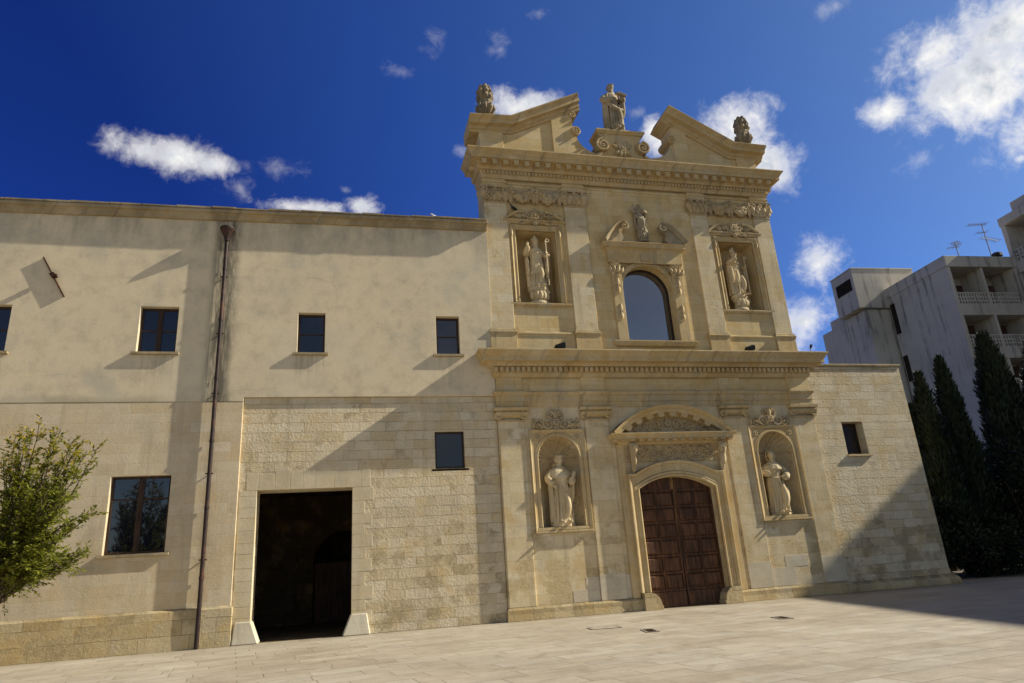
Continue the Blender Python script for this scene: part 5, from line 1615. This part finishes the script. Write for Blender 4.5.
# covers and drain grates let into the paving
def grate(x, y, sx, sy, rot, label, slots, cat):
    mb = MB()
    mb.box(-sx, sx, -sy, -sy+0.05, 0.0, 0.012); mb.box(-sx, sx, sy-0.05, sy, 0.0, 0.012); mb.box(-sx, -sx+0.05, -sy+.05, sy-.05, 0, 0.012); mb.box(sx-0.05, sx, -sy+.05, sy-.05, 0, 0.012)
    o = mb.build('drain_cover', M['grate'], None)
    g = MB()
    if slots:
        k = 7
        for i in range(k):
            xx = -sx+0.08+(2*sx-0.16)*i/(k-1); g.box(xx-0.02, xx+0.02, -sy+0.051, sy-0.051, 0.001, 0.010)
        g.box(-sx+.051, sx-.051, -sy+.051, sy-.051, 0.0005, 0.003)
        g.build('grille', M['iron'], o)
    else:
        g.box(-sx+0.06, sx-0.06, -sy+0.06, sy-0.06, 0.0, 0.011); g.build('stone_lid', M['paving'], o, bevel=0.004)
    o.location = (x, y, 0.002); o.rotation_euler.z = rot
    for c in o.children: c.matrix_parent_inverse = Matrix.Identity(4)
    tag(o, label, cat)
grate(7.0, -6.35, 0.16, 0.38, R(-12), 'dark iron drain grate in the paving in front of the left niche', True, 'drain grate')
grate(10.6, -6.25, 0.16, 0.36, R(-12), 'dark iron drain grate in the paving in front of the church door', True, 'drain grate')
grate(6.5, -4.65, 0.40, 0.30, R(-8), 'square stone-filled inspection cover in the paving by the left pilasters', False, 'manhole cover')

# ================================================================== apartment building
AB = empty('apartment_building', (46.7, 18, 0))
tag(AB, 'grey stained concrete apartment block with balconies behind the trees', 'building')
Q0 = Vector((46.70, 18.0, 0)); UU = Vector((.9978, -.066, 0)); VV = Vector((.066, .9978, 0))
AM = Matrix(((UU.x, VV.x, 0, Q0.x), (UU.y, VV.y, 0, Q0.y), (0, 0, 1, 0), (0, 0, 0, 1)))
def bpart(mb, name, mat, parent=AB, **k):
    mb.xform(AM)
    return mb.build(name, M[mat], parent, **k)
FL = [20.12, 16.56, 13.0, 9.44, 5.88]           # balcony rail heights
mb = MB()
mb.box(0, 0.35, 0, 6.95, 0, 23.2); mb.box(0.35, 6.4, 2.2, 6.95, 0, 22.3)      # left wall and the recessed body
mb.box(0, 6.6, -0.10, 1.0, 22.3, 23.25); mb.box(-0.06, 0, -0.10, 7.0, 22.35, 23.28); mb.box(0.35, 6.6, 1.0, 6.95, 22.3, 22.9)
for z in FL:
    mb.box(0.35, 6.4, 0.0, 2.2, z-1.95, z-1.05)                                 # slab and upstand
mb.box(3.15, 3.35, 0.02, 2.2, 0, 22.3); mb.box(6.2, 6.4, 0.02, 2.2, 0, 22.3)
bpart(mb, 'main_block', 'concrete', bevel=0.02)
for z in FL:
    for xa, xb in ((0.36, 3.14), (3.36, 6.19)):
        r_ = MB()
        r_.box(xa, xb, 0.03, 0.15, z-0.10, z); r_.box(xa, xb, 0.03, 0.15, z-1.05, z-0.97)
        n = 11; st = (xb-xa)/n
        for i in range(n+1): r_.box(xa+i*st-0.05 if i else xa, xa+i*st+0.05 if i < n else xb, 0.05, 0.13, z-0.97, z-0.10)
        for zz in (z-0.70, z-0.40): r_.box(xa+.05, xb-.05, 0.06, 0.12, zz-0.05, zz+0.05)
        bpart(r_, 'balcony_rail', 'concrete')
mb = MB()
for z in FL: mb.box(0.36, 6.19, 2.15, 2.195, z-1.04, z+1.5)
bpart(mb, 'balcony_wall', 'balcony_red')
mb = MB()
for za, zb in ((18.9, 21.7), (14.6, 16.9), (11.0, 13.4)): mb.box(-0.03, 0.02, 6.30, 6.85, za, zb)
bpart(mb, 'slit_window', 'black_room')
# stair tower behind
mb = MB()
mb.slab([[(-2.95, 21.55), (-2.95, 25.3), (3.4, 25.3), (3.4, 21.55)]], 7.0, 10.0)
mb.slab([[(-2.2, 0), (-2.2, 21.5), (3.4, 21.5), (3.4, 0)]], 7.3, 10.0)
mb.box(-3.0, 3.4, 6.95, 10.05, 25.3, 25.42)
TW = bpart(mb, 'stair_tower', 'concrete', bevel=0.02)
mb = MB(); mb.box(-2.99, -2.93, 7.35, 9.45, 23.38, 24.5); bpart(mb, 'tower_window', 'black_room', TW)
mb = MB()
mb.box(-2.2, 3.0, 10.06, 13.85, 0, 21.3); mb.box(-2.0, 3.0, 10.4, 12.6, 21.3, 22.2)
bpart(mb, 'rear_block', 'concrete', bevel=0.02)
# taller block on the right that comes forward
mb = MB()
mb.box(6.41, 6.8, -0.35, 0.09, 0, 26.0); mb.box(8.6, 20, -9.0, 0.05, 0, 26.0)
mb.box(6.30, 20, -9.0, 0.1, 26.0, 26.75); mb.box(6.9, 20, -9.0, -0.9, 26.75, 27.8)
mb.box(6.41, 6.7, -5.2, -4.8, 0, 26.0); mb.box(6.41, 6.7, -9.0, -8.7, 0, 26.0)
for z in (23.7, 20.1, 16.5, 13.0, 9.4): mb.box(6.42, 8.6, -9.0, 0.04, z-2.0, z-1.1)
mb.box(6.8, 8.6, -0.3, 0.03, 0, 26.0)
RB = bpart(mb, 'right_block', 'concrete', bevel=0.02)
for z in (23.7, 20.1, 16.5):
    for ya, yb in ((-4.75, -0.4), (-8.65, -5.25)):
        r_ = MB()
        r_.box(6.44, 6.56, ya, yb, z-0.10, z); r_.box(6.44, 6.56, ya, yb, z-1.1, z-0.97)
        n = 13; st = (yb-ya)/n
        for i in range(n+1): r_.box(6.46, 6.54, max(ya, ya+i*st-0.06), min(yb, ya+i*st+0.06), z-0.97, z-0.10)
        for zz in (z-0.70, z-0.40): r_.box(6.47, 6.53, ya+.06, yb-.06, zz-0.06, zz+0.06)
        bpart(r_, 'balcony_rail', 'concrete', RB)
# unseen block added off-frame; its roof edge throws the shadow across the square
E1 = Vector((.277, .961, 0)); N1 = Vector((.961, -.277, 0))
hC = 26.7; tC = hC/4.85
C0 = Vector((15.2+7.0*tC, -0.3-1.0*tC, 0))
mb = MB()
def quad(s0, s1, d0, d1): return [C0+E1*s0+N1*d0, C0+E1*s0+N1*d1, C0+E1*s1+N1*d1, C0+E1*s1+N1*d0]
q = quad(-32, 7, 0, 12)
mb.add([(p.x, p.y, 0) for p in q]+[(p.x, p.y, hC) for p in q], [(0, 3, 2, 1), (4, 5, 6, 7), (0, 1, 5, 4), (1, 2, 6, 5), (2, 3, 7, 6), (3, 0, 4, 7)])
mb.build('shadow_block', M['concrete'], AB)

# aerials on the roof
def aerial(loc, h_, arms, label, dish=False):
    mb = MB(); mb.tube([(0, 0, -.2), (0, 0, h_)], .045, 8)
    o = mb.build('antenna', M['alu'], None)
    a = MB()
    for z, L, ya, nel in arms:
        d = Vector((math.cos(ya), math.sin(ya), 0)); s_ = Vector((-d.y, d.x, 0))
        a.tube([Vector((0, 0, z))-d*L*.25, Vector((0, 0, z))+d*L*.75], .03, 6)
        for i in range(nel):
            c = Vector((0, 0, z))+d*L*(-.25+i/(nel-1)); a.tube([c-s_*.35, c+s_*.35], .018, 5)
    a.build('boom', M['alu'], o)
    o.location = loc
    for c in o.children: c.matrix_parent_inverse = Matrix.Identity(4)
    tag(o, label, 'antenna', 'antennas on the apartment roof')
aerial((54.7, 20.4, 22.9), 5.0, [(5.0, 1.6, R(165), 9), (3.6, 2.2, R(10), 8), (4.2, .8, R(160), 4)], 'tall roof antenna with two long booms beside the right block')
aerial((51.4, 20.6, 22.9), 3.2, [(3.1, 1.0, R(30), 6), (2.7, .9, R(150), 5)], 'short roof antenna above the left balconies')
mb = MB(); mb.tube([(55.3, 20.4, 22.8), (55.3, 20.4, 24.7)], .28, 10); mb.tube([(55.3, 20.4, 24.75), (55.3, 20.4, 25.0), (55.3, 20.4, 25.15)], [.45, .45, .2], 10)
mb.build('roof_vent', M['dark_metal'], AB, label='dark capped roof vent')

# ================================================================== trees
def leaf_quad(vs, fs, c, d, up, L, wd):
    s = d.cross(up)
    if s.length < 1e-3: s = d.cross(Vector((1, 0, 0)))
    s.normalize()
    i = len(vs)
    vs += [c, c+d*L*.5+s*wd, c+d*L, c+d*L*.5-s*wd]
    fs.append((i, i+1, i+2, i+3))

def cypress(x, y, h_, r, label, seed, n=9000, top=0.75):
    rg = random.Random(seed)
    root = empty('cypress', (x, y, 0)); tag(root, label, 'tree', 'dark cypress trees right of the church')
    tk = MB(); tk.tube([(x, y, 0), (x+.05, y, h_*.4), (x, y, h_*.92)], [r*.16, r*.11, .02], 8)
    tk.build('trunk', M['bark'], root)
    vs, fs = [], []
    plumes = [(rg.uniform(0, 2*PI), rg.uniform(0.05, 0.9)) for _ in range(60)]
    for i in range(n):
        t_ = rg.random()**0.8
        prof = (min(1, t_/.12)**.5)*(1-t_)**top*1.15
        a = rg.uniform(0, 2*PI)
        lump = 0.78+0.30*sum(math.exp(-((a-pa+PI) % (2*PI)-PI)**2/.12-((t_-pt)/.05)**2) for pa, pt in plumes[:24])
        q = r*prof*lump*(0.45+0.55*math.sqrt(rg.random()))
        c = Vector((x+q*math.cos(a), y+q*math.sin(a), .25+t_*(h_-.3)))
        d = Vector((math.cos(a)*.35+rg.gauss(0, .25), math.sin(a)*.35+rg.gauss(0, .25), 1)).normalized()
        leaf_quad(vs, fs, c, d, Vector((math.cos(a+rg.uniform(-1, 1)), math.sin(a), rg.uniform(-.4, .4))), rg.uniform(.22, .5), rg.uniform(.03, .075))
    for k in range(8):
        leaf_quad(vs, fs, Vector((x, y, h_-.5)), Vector((rg.gauss(0, .1), rg.gauss(0, .1), 1)), Vector((1, rg.random(), 0)), .75, .04)
    mb = MB(); mb.v = [tuple(v) for v in vs]; mb.f = fs
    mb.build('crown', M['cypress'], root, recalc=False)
cypress(27.2, 4.2, 9.2, 1.05, 'slim dark cypress right beside the annex wall', 31)
cypress(29.1, 4.6, 10.15, 1.25, 'slim dark cypress with the sharper tip, second from the annex', 32)
cypress(33.0, 5.2, 11.7, 2.0, 'broad dark cypress reaching the balconies', 33, 14000, .6)
cypress(36.0, 5.0, 11.6, 2.1, 'broad dark cypress at the right edge of the picture', 34, 14000, .6)
cypress(30.6, 8.5, 8.6, 1.6, 'lower dark cypress in the gap between slim and broad ones', 35, 9000, .6)

cypress(34.6, 3.9, 10.4, 1.9, 'broad dark cypress standing in front of the two tallest ones', 36, 12000, .55)

def bush(x, y, h_, r, label, seed, n=6000):
    rg = random.Random(seed)
    root = empty('bush', (x, y, 0)); tag(root, label, 'shrub', 'dark shrubs under the cypresses')
    st = MB()
    for k in range(5):
        a = rg.uniform(0, 2*PI); st.tube([(x+.1*math.cos(a), y+.1*math.sin(a), 0), (x+r*.4*math.cos(a), y+r*.4*math.sin(a), h_*.6)], [.06, .02], 6)
    st.build('stems', M['bark'], root)
    vs, fs = [], []
    cl = [(rg.uniform(-.6, .6)*r, rg.uniform(-.6, .6)*r, rg.uniform(.2, .8)*h_, rg.uniform(.35, .6)*r) for _ in range(16)]
    for i in range(n):
        cx, cy, cz, cr = rg.choice(cl)
        v = Vector((rg.gauss(0, 1), rg.gauss(0, 1), rg.gauss(0, 1))).normalized()*cr*rg.random()**.4
        c = Vector((x+cx+v.x, y+cy+v.y, max(.05, cz+v.z)))
        d = (v.normalized()+Vector((rg.gauss(0, .5), rg.gauss(0, .5), rg.gauss(0, .5)))).normalized()
        leaf_quad(vs, fs, c, d, Vector((rg.gauss(0, .6), rg.gauss(0, .6), 1)), rg.uniform(.12, .24), rg.uniform(.03, .06))
    mb = MB(); mb.v = [tuple(v) for v in vs]; mb.f = fs
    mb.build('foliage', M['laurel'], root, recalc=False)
bush(24.3, 3.0, 2.4, 1.2, 'small dark shrub at the foot of the annex corner', 47, 4000)
bush(26.4, 2.2, 2.2, 1.4, 'lowest dark shrub at the edge of the paving', 48, 4500)
bush(25.3, 4.6, 3.6, 1.6, 'dark rounded shrub hard against the annex corner', 41)
bush(27.8, 3.4, 3.0, 1.6, 'low dark shrub before the two slim cypresses', 42)
bush(30.6, 3.2, 6.4, 2.2, 'tall dark shrub between slim and broad cypresses', 43, 8000)
bush(33.8, 3.0, 7.4, 2.6, 'large dark shrub at the right edge of the picture', 44, 11000)
bush(29.4, 7.5, 6.8, 2.6, 'dark shrub mass behind the slim cypresses', 45, 8000)
bush(25.6, 9.5, 4.6, 2.0, 'dark shrub far back behind the annex', 46, 7000)

# the small leafy tree at the left edge, close to the wall
def feather_tree():
    rg = random.Random(51)
    bx, by = -8.45, -4.6
    root = empty('leafy_tree', (bx, by, 0))
    tag(root, 'small airy green tree with yellow shoots at the left edge of the square', 'tree')
    tk = MB()
    fork = Vector((-7.36, -4.55, 1.50))
    tk.tube([(bx, by, -.05), (bx+.10, by, .30), (bx+.45, by+.02, .80), (-7.60, -4.56, 1.22), fork], [.10, .075, .062, .056, .05], 10)
    vs, fs = [], []
    cen = Vector((-7.02, -4.5, 3.25))
    for k in range(54):
        # limbs end on a rounded crown, a few shoots stand out at the top
        u_ = rg.uniform(-.80, 1.0); az_ = rg.uniform(0, 2*PI); q_ = math.sqrt(1-u_*u_)
        rr_ = rg.uniform(.62, 1.0)
        end = cen+Vector((1.60*q_*math.cos(az_)*rr_, 1.35*q_*math.sin(az_)*rr_, 1.75*u_*rr_+.1))
        if k % 4 == 0: end = cen+Vector((rg.uniform(-.4, 1.25), rg.uniform(-.5, .5), 0)); end.z = cen.z+2.30-0.55*max(0, end.x-cen.x)+rg.uniform(-.35, .1)
        n = 9; pts = []
        st_ = fork+Vector((rg.uniform(-.15, .25), rg.uniform(-.1, .1), 0)); st_.z += (st_.x-fork.x)*1.2+rg.uniform(-.1, .45)
        mid_ = st_.lerp(end, .5)+Vector((rg.gauss(0, .12), rg.gauss(0, .12), rg.uniform(.0, .3)))
        for i in range(n+1):
            t_ = i/n
            pts.append(st_*(1-t_)**2+mid_*2*t_*(1-t_)+end*t_*t_+Vector((rg.gauss(0, .02), rg.gauss(0, .02), rg.gauss(0, .02))))
        dd = (pts[-1]-pts[-3]).normalized()
        tk.tube(pts, [.026*(1-i/(n+1))+.004 for i in range(n+1)], 5, cap=False)
        # side twigs carrying paired leaflets
        for i in range(3, n+1):
            dd = (pts[i]-pts[i-1]).normalized()
            for rep in range(5):
                base = pts[i-1].lerp(pts[i], rg.random())
                td = (dd*.7+Vector((rg.gauss(0, .5), rg.gauss(0, .5), rg.gauss(.12, .45)))).normalized()
                tl = rg.uniform(.22, .58)*(1.15-.55*i/n)
                m_ = int(tl/.042)
                q = base.copy(); tdd = td.copy()
                tp = [q.copy()]
                for j in range(m_):
                    tdd = (tdd+Vector((0, 0, -.018))+Vector((rg.gauss(0, .03), rg.gauss(0, .03), rg.gauss(0, .03)))).normalized()
                    q = q+tdd*.042
                    for sg in (-1, 1):
                        if rg.random() < .14: continue
                        s = tdd.cross(Vector((rg.gauss(0, .4), rg.gauss(0, .4), 1))).normalized()*sg
                        ld = (s*.8+tdd*.7+Vector((rg.gauss(0, .2), rg.gauss(0, .2), rg.gauss(-.1, .2)))).normalized()
                        leaf_quad(vs, fs, q, ld, Vector((rg.gauss(0, .5), rg.gauss(0, .5), 1)), rg.uniform(.06, .13), rg.uniform(.016, .032))
                tp.append(q.copy())
                tk.tube(tp, [.005, .002], 3, cap=False)
    tk.build('trunk', M['bark'], root, smooth=60)
    mb = MB(); mb.v = [tuple(v) for v in vs]; mb.f = fs
    mb.build('crown', M['leaf'], root, recalc=False)
feather_tree()
